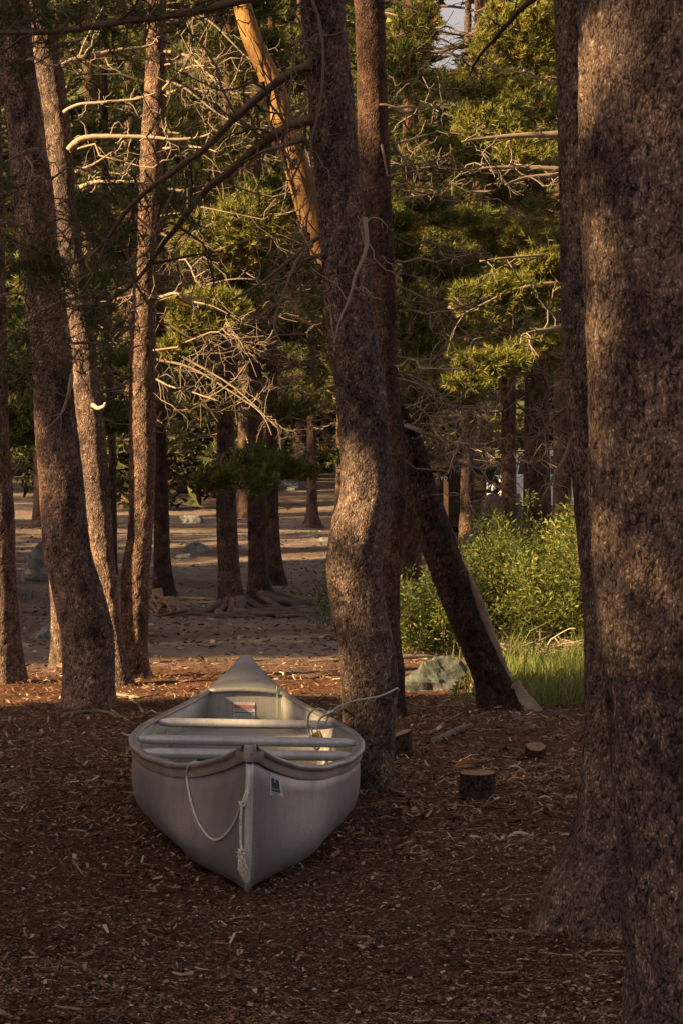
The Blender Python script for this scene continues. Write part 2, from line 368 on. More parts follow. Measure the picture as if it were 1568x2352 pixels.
for (px, py, d, r) in [(470, 715, 24.8, .40), (530, 730, 24.8, .35), (430, 740, 24.8, .3), (560, 480, 24.8, .4), (620, 510, 24.8, .3), (470, 540, 24.8, .35), (540, 590, 24.8, .3), (520, 880, 25.6, .35), (590, 960, 25.6, .35), (440, 850, 25.8, .3), (440, 330, 26, .3), (520, 230, 30, .4),
                       (1120, 690, 28, .35), (1150, 830, 26, .35), (1080, 850, 26, .3), (1240, 640, 28, .3), (1150, 250, 33, .7), (1180, 120, 33, .8), (1100, 200, 33, .6), (1250, 180, 33, .6), (1120, 50, 33, .6), (1230, 30, 33, .6), (1220, 320, 27, .35), (1180, 390, 27, .3),
                       (980, 30, 30, .4), (1000, 350, 32, .4), (960, 550, 32, .3), (1040, 480, 33, .35),
                       (1270, 1420, 24.5, .30), (1310, 1250, 25, .28), (1200, 1440, 24.5, .2), (1270, 1570, 20.5, .35), (1120, 1560, 20.5, .2), (1200, 1580, 20, .25),
                       (700, 1555, 21, .28), (760, 1552, 21, .2), (740, 1590, 19.6, .2), (660, 1585, 19.8, .2), (1000, 1570, 20.3, .2), (960, 1590, 19.6, .2),
                       (30, 1590, 19.8, .25), (90, 1560, 20.6, .25), (100, 1530, 21.6, .25), (340, 1590, 19.8, .25), (430, 1585, 19.8, .22), (290, 1610, 19, .2),
                       (600, 1625, 14.4, .12), (625, 1600, 14.4, .12), (590, 1560, 14.6, .12), (650, 1660, 13.6, .12), (720, 1660, 13.4, .10), (520, 1660, 13.3, .08),
                       (700, 1245, 48, .8), (740, 1275, 44, .6), (450, 1225, 52, .7), (70, 1165, 60, .9), (720, 1060, 64, 1.0), (450, 1010, 70, 1.2), (480, 960, 70, 1.0), (170, 980, 60, .8)]:
    lit(px, py, d, r)
LT = np.array([t for t, r in LIT]); LR = np.array([r for t, r in LIT])
def in_sunbeam(c, extra=.30, smin=2.5):
    out = np.zeros(len(c), bool)
    for i in range(0, len(c), 4000):
        v = c[i:i + 4000, None] - LT[None]; s = v @ S
        dist = np.linalg.norm(v - s[..., None] * S, axis=-1)
        out[i:i + 4000] = ((s > smin) & (dist < LR[None] + extra)).any(1)
    return out
def in_sky_gap(c, pad=.10):
    q = proj(c); pad = pad / np.maximum(c[:, 1], 1) * F
    return (q[:, 1] < 148 + pad) & (np.abs(q[:, 0] - (1078 - q[:, 1] * .42)) < 27 + pad) & (c[:, 1] > 14.5)

def clumps(mb, c, size, per, tone0=.35, tonev=.25):
    """coarse foliage: loose bunches of blades, for crowns out of sight above the picture or far away"""
    n = len(c)
    if n == 0: return
    d = nrm(rng.standard_normal((n, per, 3)) * [1, 1, .55]); L = size * rng.uniform(.5, 1.15, (n, per, 1))
    side = nrm(np.cross(d, rng.standard_normal((n, per, 3)))) * L * .20
    base = c[:, None] + rng.standard_normal((n, per, 3)) * size * .28
    v = np.stack([base - side, base + side, base + d * L], 2).reshape(-1, 3)
    t = np.repeat(np.clip(tone0 + tonev * rng.standard_normal((n, 1)) + .1 * rng.standard_normal((n, per)), 0, 1).reshape(-1), 3)
    mb.add(v, np.arange(len(v)).reshape(-1, 3), t)
def needles(mb, p, ax, L=.07, per=18, w=.0042, tone0=.5, tonev=.16, spread=.9):
    p = np.asarray(p, float); n = len(p)
    if n == 0: return
    ax = nrm(np.asarray(ax, float))
    d = nrm(ax[:, None] * .75 + spread * rng.standard_normal((n, per, 3)) * .62)
    l = L * rng.uniform(.7, 1.15, (n, per, 1))
    base = p[:, None] + ax[:, None] * rng.uniform(-.7, .5, (n, per, 1)) * L
    side = nrm(np.cross(d, rng.standard_normal((n, per, 3)))) * w
    v = np.stack([base - side, base + side, base + d * l], 2).reshape(-1, 3)
    t = tone0 + tonev * rng.standard_normal((n, 1)) + .06 * rng.standard_normal((n, per))
    t = np.where(rng.random((n, 1)) < .025, .97, np.clip(t, 0, .85))
    mb.add(v, np.arange(len(v)).reshape(-1, 3), np.repeat(t.reshape(-1), 3))

# ------------------------------------------------------------------ trunks, branches, crowns
def smooth_path(pts, n, sm=2.0):
    pts = np.asarray(pts, float); s = np.concatenate([[0], np.cumsum(np.linalg.norm(np.diff(pts[:, :3], axis=0), axis=1))])
    # catmull-rom through the points
    u = np.linspace(0, s[-1], n); k = np.clip(np.searchsorted(s, u, 'right') - 1, 0, len(pts) - 2)
    t = ((u - s[k]) / (s[k + 1] - s[k] + 1e-9))[:, None]
    P = lambda i: pts[np.clip(i, 0, len(pts) - 1)]
    p0, p1, p2, p3 = P(k - 1), P(k), P(k + 1), P(k + 2)
    return .5 * (2 * p1 + (p2 - p0) * t + (2 * p0 - 5 * p1 + 4 * p2 - p3) * t ** 2 + (3 * p1 - p0 - 3 * p2 + p3) * t ** 3)
def trunk(mb, rows, d, top=None, res=.015, cellw=.024, depth=.006, flare=.35, flare_h=.18, seed=0, dy=None, lobes=5, top_r=.03, view_pad=.3, tonebias=0.0, zmin=None):
    """rows: (left, right, row) of the trunk's outline from the ground up; d its distance."""
    rows = sorted(rows, key=lambda r: -r[2])
    c = np.array([pt((l + r) / 2, y, d) for l, r, y in rows]); rad = np.array([(r - l) / 2 * d / F for l, r, y in rows])
    zg = gz(c[0, 0], d); zv = CH + HZ / F * d + view_pad
    if top is None: top = zv + 6
    z0 = min(zg, c[0, 2]) - .12
    if zmin is not None: z0 = zmin
    zs = np.concatenate([np.arange(z0, min(zv, top), res * 1.25), np.linspace(min(zv, top) + .02, top, 14) if top > zv else []])
    pts = np.column_stack([c, rad]); f = smooth_path(pts, 400)
    f = f[np.argsort(f[:, 2])]
    x = np.interp(zs, f[:, 2], f[:, 0]); r = np.interp(zs, f[:, 2], f[:, 3])
    k = max(3, int(.07 / (res * 1.25))); ker = np.hanning(2 * k + 1)[1:-1]; ker /= ker.sum()
    for arr in (x, r): arr[:] = np.convolve(np.pad(arr, k - 1, mode='edge'), ker, 'valid')[:len(arr)]
    above = zs > f[-1, 2]
    if above.any():
        a = f[-40]; bb = f[-1]; sl = (bb[0] - a[0]) / (bb[2] - a[2] + 1e-9)
        x[above] = bb[0] + (zs[above] - bb[2]) * sl * .8
        r[above] = np.interp(zs[above], [bb[2], top], [bb[3], top_r])
    y = np.full_like(x, d) if dy is None else d + np.interp(zs, dy[0], dy[1])
    rm = float(np.median(r[zs < zv])); K = int(np.clip(2 * math.pi * rm / res, 10, 220))
    th = np.arange(K) / K * 2 * math.pi; TH, ZZ = np.meshgrid(th, zs); R = r[:, None] * np.ones(K)
    fl = flare * np.exp(-np.maximum(0, ZZ - zg) / flare_h)
    lob = .55 + .45 * np.cos(TH * lobes + seed) + .35 * np.cos(TH * (lobes - 2) + 2.1 * seed)
    R = R * (1 + fl * lob)
    R = R * (1 + .035 * fbm(np.cos(TH) * 1.7 + seed, np.sin(TH) * 1.7, ZZ * 2.2, 2))
    per = max(6, int(round(2 * math.pi * rm / cellw)))
    U = TH / (2 * math.pi) * per; V = ZZ / (cellw * 1.75)
    wob = fbm(np.cos(TH) * rm * 30, np.sin(TH) * rm * 30, ZZ * 22 + seed * 7, 2)
    e, val = cells(U + .55 * wob, V + .55 * fbm(np.cos(TH) * rm * 26 + 40, np.sin(TH) * rm * 26, ZZ * 20, 2) + seed * 13, per)
    e2, val2 = cells(U * .5, V * .35 + seed * 3, max(3, per // 2)) if per % 2 == 0 else cells(U, V * .3 + seed * 3, per)
    plate = sstep(.01, .16, e)
    R = R + depth * (plate - .7 + .7 * (val - .5)) + depth * .8 * (val2 - .5) * sstep(0, .25, e2)
    tone = np.clip(.12 + plate * (.28 + .55 * val) + .12 * (val2 - .5) + tonebias, 0, 1)
    P = np.stack([x[:, None] + R * np.cos(TH), y[:, None] + R * np.sin(TH), ZZ], -1)
    mb.grid(P, closed=True, tone=tone)
    mb.add(np.array([[x[-1], y[-1], zs[-1] + .02]]), np.zeros((0, 3), int))
    n0 = mb.n - 1 - K
    mb.f.append(np.stack([n0 + np.arange(K), n0 + (np.arange(K) + 1) % K, np.full(K, mb.n - 1)], 1))
    return x, y, zs, r
def curvy(p0, p1, n=9, wig=.06, sag=0.0, up=0.0):
    p0, p1 = np.asarray(p0, float), np.asarray(p1, float); L = np.linalg.norm(p1 - p0); t = np.linspace(0, 1, n)[:, None]
    p = p0 + (p1 - p0) * t
    w = np.cumsum(rng.standard_normal((n, 3)), 0); w -= w[0] + (w[-1] - w[0]) * t
    p = p + w * wig * L / math.sqrt(n)
    p[:, 2] += -sag * L * np.sin(np.pi * t[:, 0]) + up * L * t[:, 0] ** 3
    return p
def bough(wood, start, dirv, length, r0, twigs=10, sub=3, tufts=None, droop=.1, upturn=.12, wig=.10, curl=.3, tone=.4, tonev=.12, k=5, flat=.45, fine=True):
    """one branch with side twigs; tufts collects (position, direction) for the needles"""
    dirv = nrm(np.asarray(dirv, float)); start = np.asarray(start, float)
    main = curvy(start, start + dirv * length, 9, wig, 0, 0)
    t = np.linspace(0, 1, 9); main[:, 2] += -droop * length * t ** 1.5 + upturn * length * t ** 3
    wood.tube(main, np.interp(t, [0, 1], [r0, max(.0035, r0 * .2)]), k, tone=tone + tonev * rng.standard_normal())
    if tufts is not None:
        tufts.append((main[-1], main[-1] - main[-2]))
    for q in range(twigs):
        a = rng.uniform(.18, .98); i = min(7, int(a * 8)); p = main[i] + (main[i + 1] - main[i]) * (a * 8 - i)
        td = nrm(main[i + 1] - main[i]); lat = nrm(np.cross(td, [0, 0, 1])) * rng.choice([-1, 1])
        dv = nrm(td * rng.uniform(.4, 1.1) + lat * rng.uniform(.3, 1.0) + rng.standard_normal(3) * [.3, .3, flat])
        l = length * rng.uniform(.18, .42) * (1.15 - .6 * a)
        tw = curvy(p, p + dv * l, 6, .16, curl * .2 * rng.standard_normal(), curl * rng.standard_normal() * .35)
        rr = max(.003, r0 * .42 * (1 - .6 * a))
        tn = np.clip(tone + tonev * rng.standard_normal(), 0, 1)
        wood.tube(tw, np.linspace(rr, .0028, 6), 3, cap=False, tone=tn)
        ends = [(tw[-1], tw[-1] - tw[-2])]
        for w_ in range(sub):
            j = rng.integers(1, 5); d2 = nrm(nrm(tw[j + 1] - tw[j]) + rng.standard_normal(3) * [.7, .7, .5]); l2 = l * rng.uniform(.25, .55)
            s2 = curvy(tw[j], tw[j] + d2 * l2, 4, .18, 0, curl * rng.standard_normal() * .3)
            if fine: wood.tube(s2, np.linspace(rr * .6, .0022, 4), 3, cap=False, tone=tn)
            ends.append((s2[-1], s2[-1] - s2[-2])); ends.append((s2[2], s2[-1] - s2[1]))
        if tufts is not None:
            ends.append((tw[3], tw[4] - tw[2])); tufts.extend(ends)
def add_crown(root, tufts, L=.07, per=18, w=.0042, tone0=.5, tonev=.16, coarse=None, gap=True, mat='needles', extra_axis=(0, 0, .35)):
    cb = MB()
    if tufts:
        p = np.array([t[0] for t in tufts]); a = nrm(np.array([t[1] for t in tufts])) + np.array(extra_axis)
        keep = ~in_sky_gap(p) if gap else np.ones(len(p), bool)
        needles(cb, p[keep], a[keep], L, per, w, tone0, tonev)
    if coarse is not None and len(coarse):
        c = coarse[~in_sunbeam(coarse)]; c = c[~in_sky_gap(c, .3)]  # upper crown out of view, carved open along the kept sun rays
        clumps(cb, c, .38, 8)
    if cb.n: return cb.build('crown', M[mat], root, smooth=False, kind='stuff')
def crown_cloud(x, y, z0, z1, r, n):
    h = rng.random(n) ** .8; z = z0 + (z1 - z0) * h; rr = r * (1 - .75 * h) * np.sqrt(rng.random(n)); a = rng.uniform(0, 2 * math.pi, n)
    layer = .35 * np.sin(z * 5.5 + 2 * np.sin(a))
    return np.stack([x + rr * np.cos(a), y + rr * np.sin(a), z + layer * .3], 1)

def pine(label, rows, d, mat='bark', res=.02, top=None, live=None, dead=None, needle=(.07, 16, .0045), tone0=.45, cloud=None, name='pine_tree', cellw=.026, depth=.006, flare=.35, flare_h=.18,
         seed=0, lobes=5, group=None, bough_r=.022, dead_tone=.55, roots=None, gap=True):
    """live / dead: (count, z0, z1, length0, length1, azimuth0, azimuth1[, twigs, sub]) in metres and degrees, azimuth from the right, 270 = towards the camera"""
    tb = MB(); x, y, zs, r = trunk(tb, rows, d, top, res, cellw, depth, flare, flare_h, seed, lobes=lobes)
    root = thing(name, label, 'tree', (x[0], d, gz(x[0], d)), group)
    tb.build('trunk', M[mat], root)
    tufts = []
    for kind, spec in (('live', live), ('dead', dead)):
        for sp in (spec or []):
            n, za, zb, l0, l1, a0, a1 = sp[:7]; tw, sb = (sp[7:9] if len(sp) > 7 else (9, 3))
            for q in range(n):
                z = za + (zb - za) * (q + rng.random()) / n; az = math.radians(rng.uniform(a0, a1))
                xx, yy_, rr = np.interp(z, zs, x), np.interp(z, zs, y), np.interp(z, zs, r)
                dv = np.array([math.cos(az), math.sin(az), rng.uniform(-.12, .22)]); ln = rng.uniform(l0, l1)
                wb = MB()
                if kind == 'live':
                    bough(wb, [xx + rr * .7 * math.cos(az), yy_ + rr * .7 * math.sin(az), z], dv, ln, bough_r * rng.uniform(.7, 1.2), tw, sb, tufts, .12, .2, k=5 if d < 35 else 4, fine=d < 35)
                    wb.build('branch', M['twig'], root)
                else:
                    bough(wb, [xx + rr * .7 * math.cos(az), yy_ + rr * .7 * math.sin(az), z], dv, ln, bough_r * rng.uniform(.5, .9), tw, sb, None, .25, .15, .14, .8, dead_tone)
                    wb.build('dead_branch', M['twig'], root)
    cl = None
    if cloud: cl = crown_cloud(np.interp(cloud[0], zs, x), d, *cloud)
    add_crown(root, tufts, *needle[:3], tone0=tone0, coarse=cl, gap=gap)
    for rt in (roots or []):
        rb = MB(); rb.tube(rt[0], rt[1], 8, tone=.5, jitter=.06); rb.build('root', M['root'], root)
    return root

def hero(root, px, d0, d1, r0, r1, twigs=8, twig_len=(.15, .5), mat='twig', tone=.35, name='branch', tufts=None, down=.0, k=7, sub=2, wig=.012):
    n = len(px); ds = np.linspace(d0, d1, n); P = np.array([pt(a, b_, dd) for (a, b_), dd in zip(px, ds)])
    m = max(14, n * 5); P = smooth_path(P, m); P += np.cumsum(rng.standard_normal(P.shape), 0) * wig * .12
    wb = MB(); wb.tube(P, np.linspace(r0, r1, m), k, tone=tone, jitter=.05)
    for q in range(twigs):
        i = rng.integers(2, m - 1); td = nrm(P[i] - P[i - 1]); dv = nrm(td * rng.uniform(.1, .9) + rng.standard_normal(3) * [.7, .5, .7] + [0, 0, -down]); l = rng.uniform(*twig_len)
        tw = curvy(P[i], P[i] + dv * l, 7, .18, .15 * rng.standard_normal(), .25 * rng.standard_normal()); rr = max(.0032, min(.008, r0 * .3))
        wb.tube(tw, np.linspace(rr, .002, 7), 4, cap=False, tone=np.clip(tone + .12 * rng.standard_normal(), 0, 1))
        if tufts is not None: tufts.append((tw[-1], tw[-1] - tw[-2])); tufts.append((tw[4], tw[5] - tw[3]))
        for w_ in range(sub):
            j = rng.integers(2, 6); d2 = nrm(nrm(tw[j] - tw[j - 1]) + .8 * rng.standard_normal(3)); s2 = curvy(tw[j], tw[j] + d2 * l * rng.uniform(.2, .5), 5, .2)
            wb.tube(s2, np.linspace(rr * .6, .0018, 5), 3, cap=False, tone=tone)
            if tufts is not None: tufts.append((s2[-1], s2[-1] - s2[-2]))
    wb.build(name, M[mat], root)
    return P

# ---- the wood on the left, outside the picture, that shades the clearing
SHADE = []
def shade_spot(ya, yb, ta, tb_):
    best = None
    for _ in range(36):
        t = rng.uniform(ta, tb_); y1 = rng.uniform(ya, yb); x0 = S[0] / .914 * t - .105 * max(y1, 0) - 1.0; y0 = y1 + S[1] / .914 * t
        x0 = min(x0, -.125 * max(y0, 0) - 2.4 - rng.random()); z = np.linspace(0, 14, 57); a = np.stack([x0 + 0 * z, y0 + 0 * z, z], 1)
        h = in_sunbeam(a, .22, .5).sum() + 40 * sum(math.hypot(x0 - q[0], y0 - q[1]) < 1.3 for q in SHADE)
        if best is None or h < best[0]: best = (h, x0, y0)
    SHADE.append(best[1:])
for q in range(14): shade_spot(2, 13, 8, 22)
for q in range(20): shade_spot(12, 30, 8, 26)
for q in range(30): shade_spot(28, 75, 7, 26)
DARK = []  # spots kept dark by extra unseen foliage added in their sun rays
def dark_line(p0, p1, d, n, w=0):
    for k in range(n):
        a = (k + .5) / n; DARK.append(pt(p0[0] + (p1[0] - p0[0]) * a + rng.uniform(-w, w), p0[1] + (p1[1] - p0[1]) * a, d))
dark_line((40, 50), (130, 800), 18.2, 90, 45); dark_line((130, 800), (205, 1600), 18.2, 120, 55)
dark_line((1450, 330), (1450, 650), 7.4, 50, 110); dark_line((1500, 840), (1480, 1020), 7.4, 40, 90); dark_line((1450, 1640), (1480, 2350), 7.4, 60, 90); dark_line((1520, 1100), (1540, 1600), 7.4, 20, 30)
dark_line((1300, 0), (1305, 650), 9.4, 40, 20); dark_line((1335, 1080), (1320, 2100), 9.4, 60, 30)
dark_line((745, 0), (760, 230), 13.4, 40, 50); dark_line((780, 450), (820, 900), 13.4, 110, 60); dark_line((835, 1140), (815, 1260), 13.4, 40, 60); dark_line((835, 1470), (850, 1800), 13.4, 70, 60)
dark_line((850, 80), (855, 260), 17.7, 14, 20); dark_line((865, 420), (905, 1640), 17.7, 120, 30); dark_line((960, 1050), (1140, 1600), 18, 40, 25)
for px0 in (350, 520, 590, 630, 720): dark_line((px0, 800), (px0, 1380), 32, 40, 20)
for k in range(420):
    py = 1655 + 700 * rng.random() ** 1.5; DARK.append(pt(rng.uniform(-40, 1600), py, CH * F / (py - HZ)))
for k in range(160):
    py = rng.uniform(1290, 1530); DARK.append(pt(rng.uniform(-40, 1000), py, CH * F / (py - HZ)))
dark_line((570, 1740), (570, 2060), 10.1, 30, 160)
DARK = np.array(DARK); SX = np.array(SHADE); FILL = [[] for _ in SHADE]
for t in np.arange(6.5, 30, .6):
    c = DARK + S * t + rng.normal(0, .10, DARK.shape); dist = np.hypot(c[:, None, 0] - SX[None, :, 0], c[:, None, 1] - SX[None, :, 1]); j = dist.argmin(1); ok = (dist.min(1) < 2.4) & (c[:, 2] > 1.6) & (c[:, 2] < 15) & (rng.random(len(c)) < .5)
    for i in np.nonzero(ok)[0]: FILL[j[i]].append(c[i])
for it, (x0, y0) in enumerate(SHADE):
    hgt = rng.uniform(12, 17); r0 = rng.uniform(.14, .24); z0 = gz(x0, y0)
    root = thing('pine_tree', 'tall pine of the wood off to the left, outside the view', 'tree', (x0, y0, z0), 'pines of the wood off to the left')
    tb = MB(); zz = np.linspace(-.1, hgt, 24); px_ = x0 + .15 * np.sin(zz * .3 + x0); py_ = y0 + .12 * np.cos(zz * .27 + y0)
    tb.tube(np.stack([px_, py_, z0 + zz], 1), r0 * (1 - zz / hgt * .85) * (1 + .3 * np.exp(-np.maximum(zz, 0) * 4)), 12, tone=.45, jitter=.03); tb.build('trunk', M['bark_far'], root)
    c = crown_cloud(x0, y0, z0 + rng.uniform(1.0, 2.4), z0 + hgt + .4, rng.uniform(2.0, 2.9), 560)
    if FILL[it]: c = np.concatenate([c, np.array(FILL[it])])
    c = c[~in_sunbeam(c)]; q = proj(c); c = c[(c[:, 1] < 3) | (q[:, 0] < -60)]  # crown shaped for the light: foliage removed wherever it would shade a lit spot
    cb = MB(); clumps(cb, c, .46, 6); 
    if cb.n: cb.build('crown', M['needles_far'], root, smooth=False, kind='stuff')

# ---- trees that stand in the picture, near to far
RT = 'tree'
near = pine('very thick pine trunk at the right edge, nearest of all', [(1328, 1760, 0), (1330, 1765, 390), (1345, 1775, 780), (1358, 1785, 1148), (1365, 1790, 1353), (1380, 1800, 1507), (1400, 1812, 1762), (1420, 1830, 1967), (1430, 1845, 2172), (1438, 1860, 2400)], 7.5,
            res=.0098, cellw=.030, depth=.006, flare=.12, seed=1, top=12, cloud=(5.0, 12.5, 2.4, 500))
twin = pine('pine trunk with wide left root flare, close behind the thick right edge trunk', [(1275, 1470, 0), (1285, 1480, 500), (1292, 1490, 780), (1318, 1510, 1148), (1335, 1525, 1353), (1343, 1535, 1507), (1340, 1540, 1650), (1333, 1545, 1762), (1320, 1555, 1865), (1300, 1570, 1930), (1272, 1590, 1990), (1238, 1605, 2055), (1215, 1620, 2125)], 9.5,
            res=.010, cellw=.026, depth=.0045, flare=.05, seed=2, top=12, cloud=(5.2, 12.5, 2.2, 400))
mid = pine('wavy-trunked pine right beside the canoe, with the cable round it', [(692, 790, 0), (700, 800, 117), (711, 816, 264), (721, 824, 381), (731, 834, 498), (737, 846, 586), (745, 853, 689), (756, 866, 790), (768, 882, 880), (777, 889, 968), (783, 898, 1056), (783, 902, 1126), (772, 900, 1166), (755, 889, 1232), (748, 878, 1298), (750, 878, 1342), (759, 889, 1408), (774, 904, 1474), (780, 913, 1540), (782, 911, 1606), (788, 907, 1672), (794, 903, 1759), (796, 905, 1830)], 13.49,
           res=.0115, cellw=.026, depth=.0045, flare=.10, flare_h=.1, seed=3, top=13, cloud=(5.6, 13.5, 2.4, 500))
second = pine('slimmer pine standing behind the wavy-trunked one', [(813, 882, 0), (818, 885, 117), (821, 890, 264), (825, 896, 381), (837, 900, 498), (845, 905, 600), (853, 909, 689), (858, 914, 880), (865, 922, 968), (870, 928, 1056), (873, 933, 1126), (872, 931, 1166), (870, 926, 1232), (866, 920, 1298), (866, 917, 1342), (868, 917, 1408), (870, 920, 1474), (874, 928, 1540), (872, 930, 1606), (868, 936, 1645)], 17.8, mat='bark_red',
              res=.013, cellw=.024, depth=.004, seed=4, top=14, flare=.15, cloud=(6.2, 14, 2.2, 400), dead=[(16, 1.6, 4.6, .5, 1.3, -60, 60, 8, 3)], bough_r=.012, dead_tone=.5)
tA = pine('dark shaded pine in front of the sunlit pair on the left', [(-18, 62, 0), (0, 81, 146), (17, 102, 306), (30, 124, 445), (39, 130, 528), (54, 138, 638), (61, 150, 721), (69, 160, 804), (78, 167, 891), (81, 178, 989), (88, 190, 1086), (95, 200, 1184), (103, 212, 1282), (115, 229, 1330), (124, 244, 1379), (134, 258, 1428), (143, 264, 1477), (146, 264, 1574), (141, 265, 1630)], 18.3,
          res=.0125, cellw=.025, depth=.005, flare=.10, seed=5, top=14, cloud=(6.2, 14, 2.3, 400), dead=[(9, 2.2, 4.8, .5, 1.2, 150, 400, 7, 3)], bough_r=.014)
tB = pine('curved pine with sunlit left side, behind the dark front pine', [(68, 104, 0), (80, 142, 146), (98, 156, 244), (105, 163, 306), (119, 173, 445), (130, 182, 528), (147, 200, 638), (156, 208, 721), (166, 221, 804), (170, 230, 891), (178, 242, 989), (186, 249, 1086), (200, 256, 1184), (210, 264, 1282), (220, 270, 1330), (237, 277, 1428), (245, 290, 1500), (245, 305, 1570)], 20.2,
          res=.0125, cellw=.024, depth=.0045, flare=.15, seed=6, top=14, cloud=(6.4, 14, 2.2, 350), dead=[(6, 2.5, 5, .5, 1.0, -40, 80, 6, 2)], bough_r=.012)
tC = pine('pine with a bright sunlit left half, rightmost of the left-hand group', [(339, 383, 0), (337, 381, 98), (330, 381, 244), (322, 378, 342), (316, 368, 480), (312, 360, 583), (305, 357, 720), (298, 360, 842), (298, 359, 989), (298, 356, 1135), (293, 350, 1233), (283, 347, 1282), (278, 344, 1330), (278, 342, 1428), (283, 340, 1477), (292, 342, 1525), (288, 352, 1560)], 20.8,
          res=.0125, cellw=.022, depth=.004, flare=.2, seed=7, top=14, cloud=(6.6, 14, 2.2, 350), dead=[(14, 2.0, 5, .6, 1.5, -70, 70, 9, 4)], bough_r=.014, dead_tone=.6)
tL = pine('pine cut by the left edge of the picture', [(-75, 5, 300), (-65, 14, 700), (-55, 22, 989), (-50, 34, 1184), (-45, 38, 1330), (-42, 46, 1428), (-40, 56, 1525), (-45, 64, 1565)], 20.4,
          res=.015, cellw=.024, depth=.005, seed=8, top=14, flare=.3, cloud=(6, 14, 2.2, 350))
tA2 = pine('slim sunlit trunk half hidden behind the dark front pine', [(45, 85, 100), (60, 105, 400), (80, 126, 700), (100, 148, 1000), (112, 163, 1300), (118, 166, 1430), (116, 172, 1535)], 22.2,
           res=.016, cellw=.024, depth=.004, seed=9, top=13, flare=.25, cloud=(6.8, 13, 1.8, 200))

# the leaning dead tree: bark below, bare yellow wood above
dl = 18.1
tb = MB(); trunk(tb, [(745, 826, 640), (795, 866, 780), (838, 905, 880), (893, 940, 960), (924, 968, 1012), (933, 990, 1091), (942, 1014, 1153), (953, 1034, 1209), (981, 1063, 1298), (1012, 1092, 1386), (1041, 1120, 1452), (1071, 1150, 1518), (1098, 1186, 1584), (1102, 1205, 1640)], dl, top=pt(0, 640, dl)[2], res=.013, cellw=.035, depth=.012, flare=.2, seed=10, top_r=.11)
lean = thing('leaning_dead_tree', 'leaning dead tree, dark bark below and bare yellow wood above', 'tree', (pt(1160, 1630, dl)[0], dl, 0))
tb.build('trunk', M['bark_snag'], lean)
tb = MB(); trunk(tb, [(500, 536, -120), (535, 578, 10), (559, 608, 98), (600, 655, 195), (620, 682, 293), (654, 716, 391), (681, 748, 488), (716, 786, 586), (746, 818, 660)], dl, top=pt(0, -200, dl)[2], res=.02, cellw=.2, depth=.002, flare=0, seed=11, zmin=pt(0, 655, dl)[2])
tb.build('bare_trunk', M['bare_wood'], lean)
for pts_, w0 in (([(560, 60), (585, 110), (612, 190), (628, 260), (650, 330)], .012), ([(655, 300), (690, 400), (712, 470), (728, 530)], .009)):      # drying cracks
    P = smooth_path(np.array([pt(a, b_, dl - .076 - .012 * i) for i, (a, b_) in enumerate(pts_)]), 30); kb = MB(); kb.tube(P, np.interp(np.linspace(0, 1, 30), [0, .5, 1], [.001, w0 * .45, .001]), 5, tone=.1, jitter=.15); kb.build('crack', M['dark'], lean)
for pts_, w0, ofs in (([(598, 190), (612, 235), (628, 290), (640, 340)], .028, .04), ([(552, 5), (568, 50), (585, 92)], .016, .03), ([(640, 335), (660, 385), (684, 450)], .018, .05), ([(700, 520), (722, 575), (745, 640)], .026, .04)):      # strips of bark left on the wood
    P = smooth_path(np.array([pt(a, b_, dl - ofs) for a, b_ in pts_]), 24); bb = MB(); bb.tube(P, w0 * (1 + .3 * np.sin(np.linspace(0, 9, 24))), 8, jitter=.2, tone=.4); bb.build('bark_strip', M['bark_snag'], lean)
pw = MB()      # pale strip where the bark has come off the trunk's right side
P = smooth_path(np.array([pt(a, b_, dl - .015) for a, b_ in [(1063, 1290), (1083, 1340), (1104, 1400), (1124, 1455), (1147, 1515), (1170, 1565), (1184, 1590)]]), 30)
pw.tube(P, np.interp(np.linspace(0, 1, 30), [0, .3, .7, 1], [.003, .034, .030, .012]), 10, jitter=.10); pw.build('bare_wood', M['grey_wood'], lean)
pf = MB(); P = smooth_path(np.array([pt(1172, 1575, dl - .02), pt(1190, 1600, dl - .04), pt(1212, 1625, dl - .08), pt(1240, 1648, dl - .12)]), 14)
pf.tube(P, np.linspace(.07, .05, 14), 12, jitter=.09); pf.build('bare_root', M['grey_wood'], lean)
for pts_, rr in (([(1195, 1622), (1240, 1630), (1290, 1645), (1330, 1665)], .022), ([(1120, 1640), (1080, 1650), (1030, 1655)], .02), ([(1180, 1650), (1230, 1672), (1270, 1676)], .03)):
    P = smooth_path(np.array([gpt(a, b_) for a, b_ in pts_]), 14); rb = MB(); rb.tube(P, np.linspace(rr, .008, 14), 7, jitter=.1); rb.build('root', M['root'], lean)
for q, (pp, r0) in enumerate((([(905, 970), (960, 990), (1010, 1010), (1060, 1020), (1120, 1022)], .018), ([(935, 1030), (985, 1045), (1040, 1055), (1100, 1072), (1150, 1066)], .02))):
    hero(lean, pp, dl, dl - .5 + q * .8, r0, .004, 13, (.15, .45), 'pale_twig', .45, 'dead_branch', sub=3)

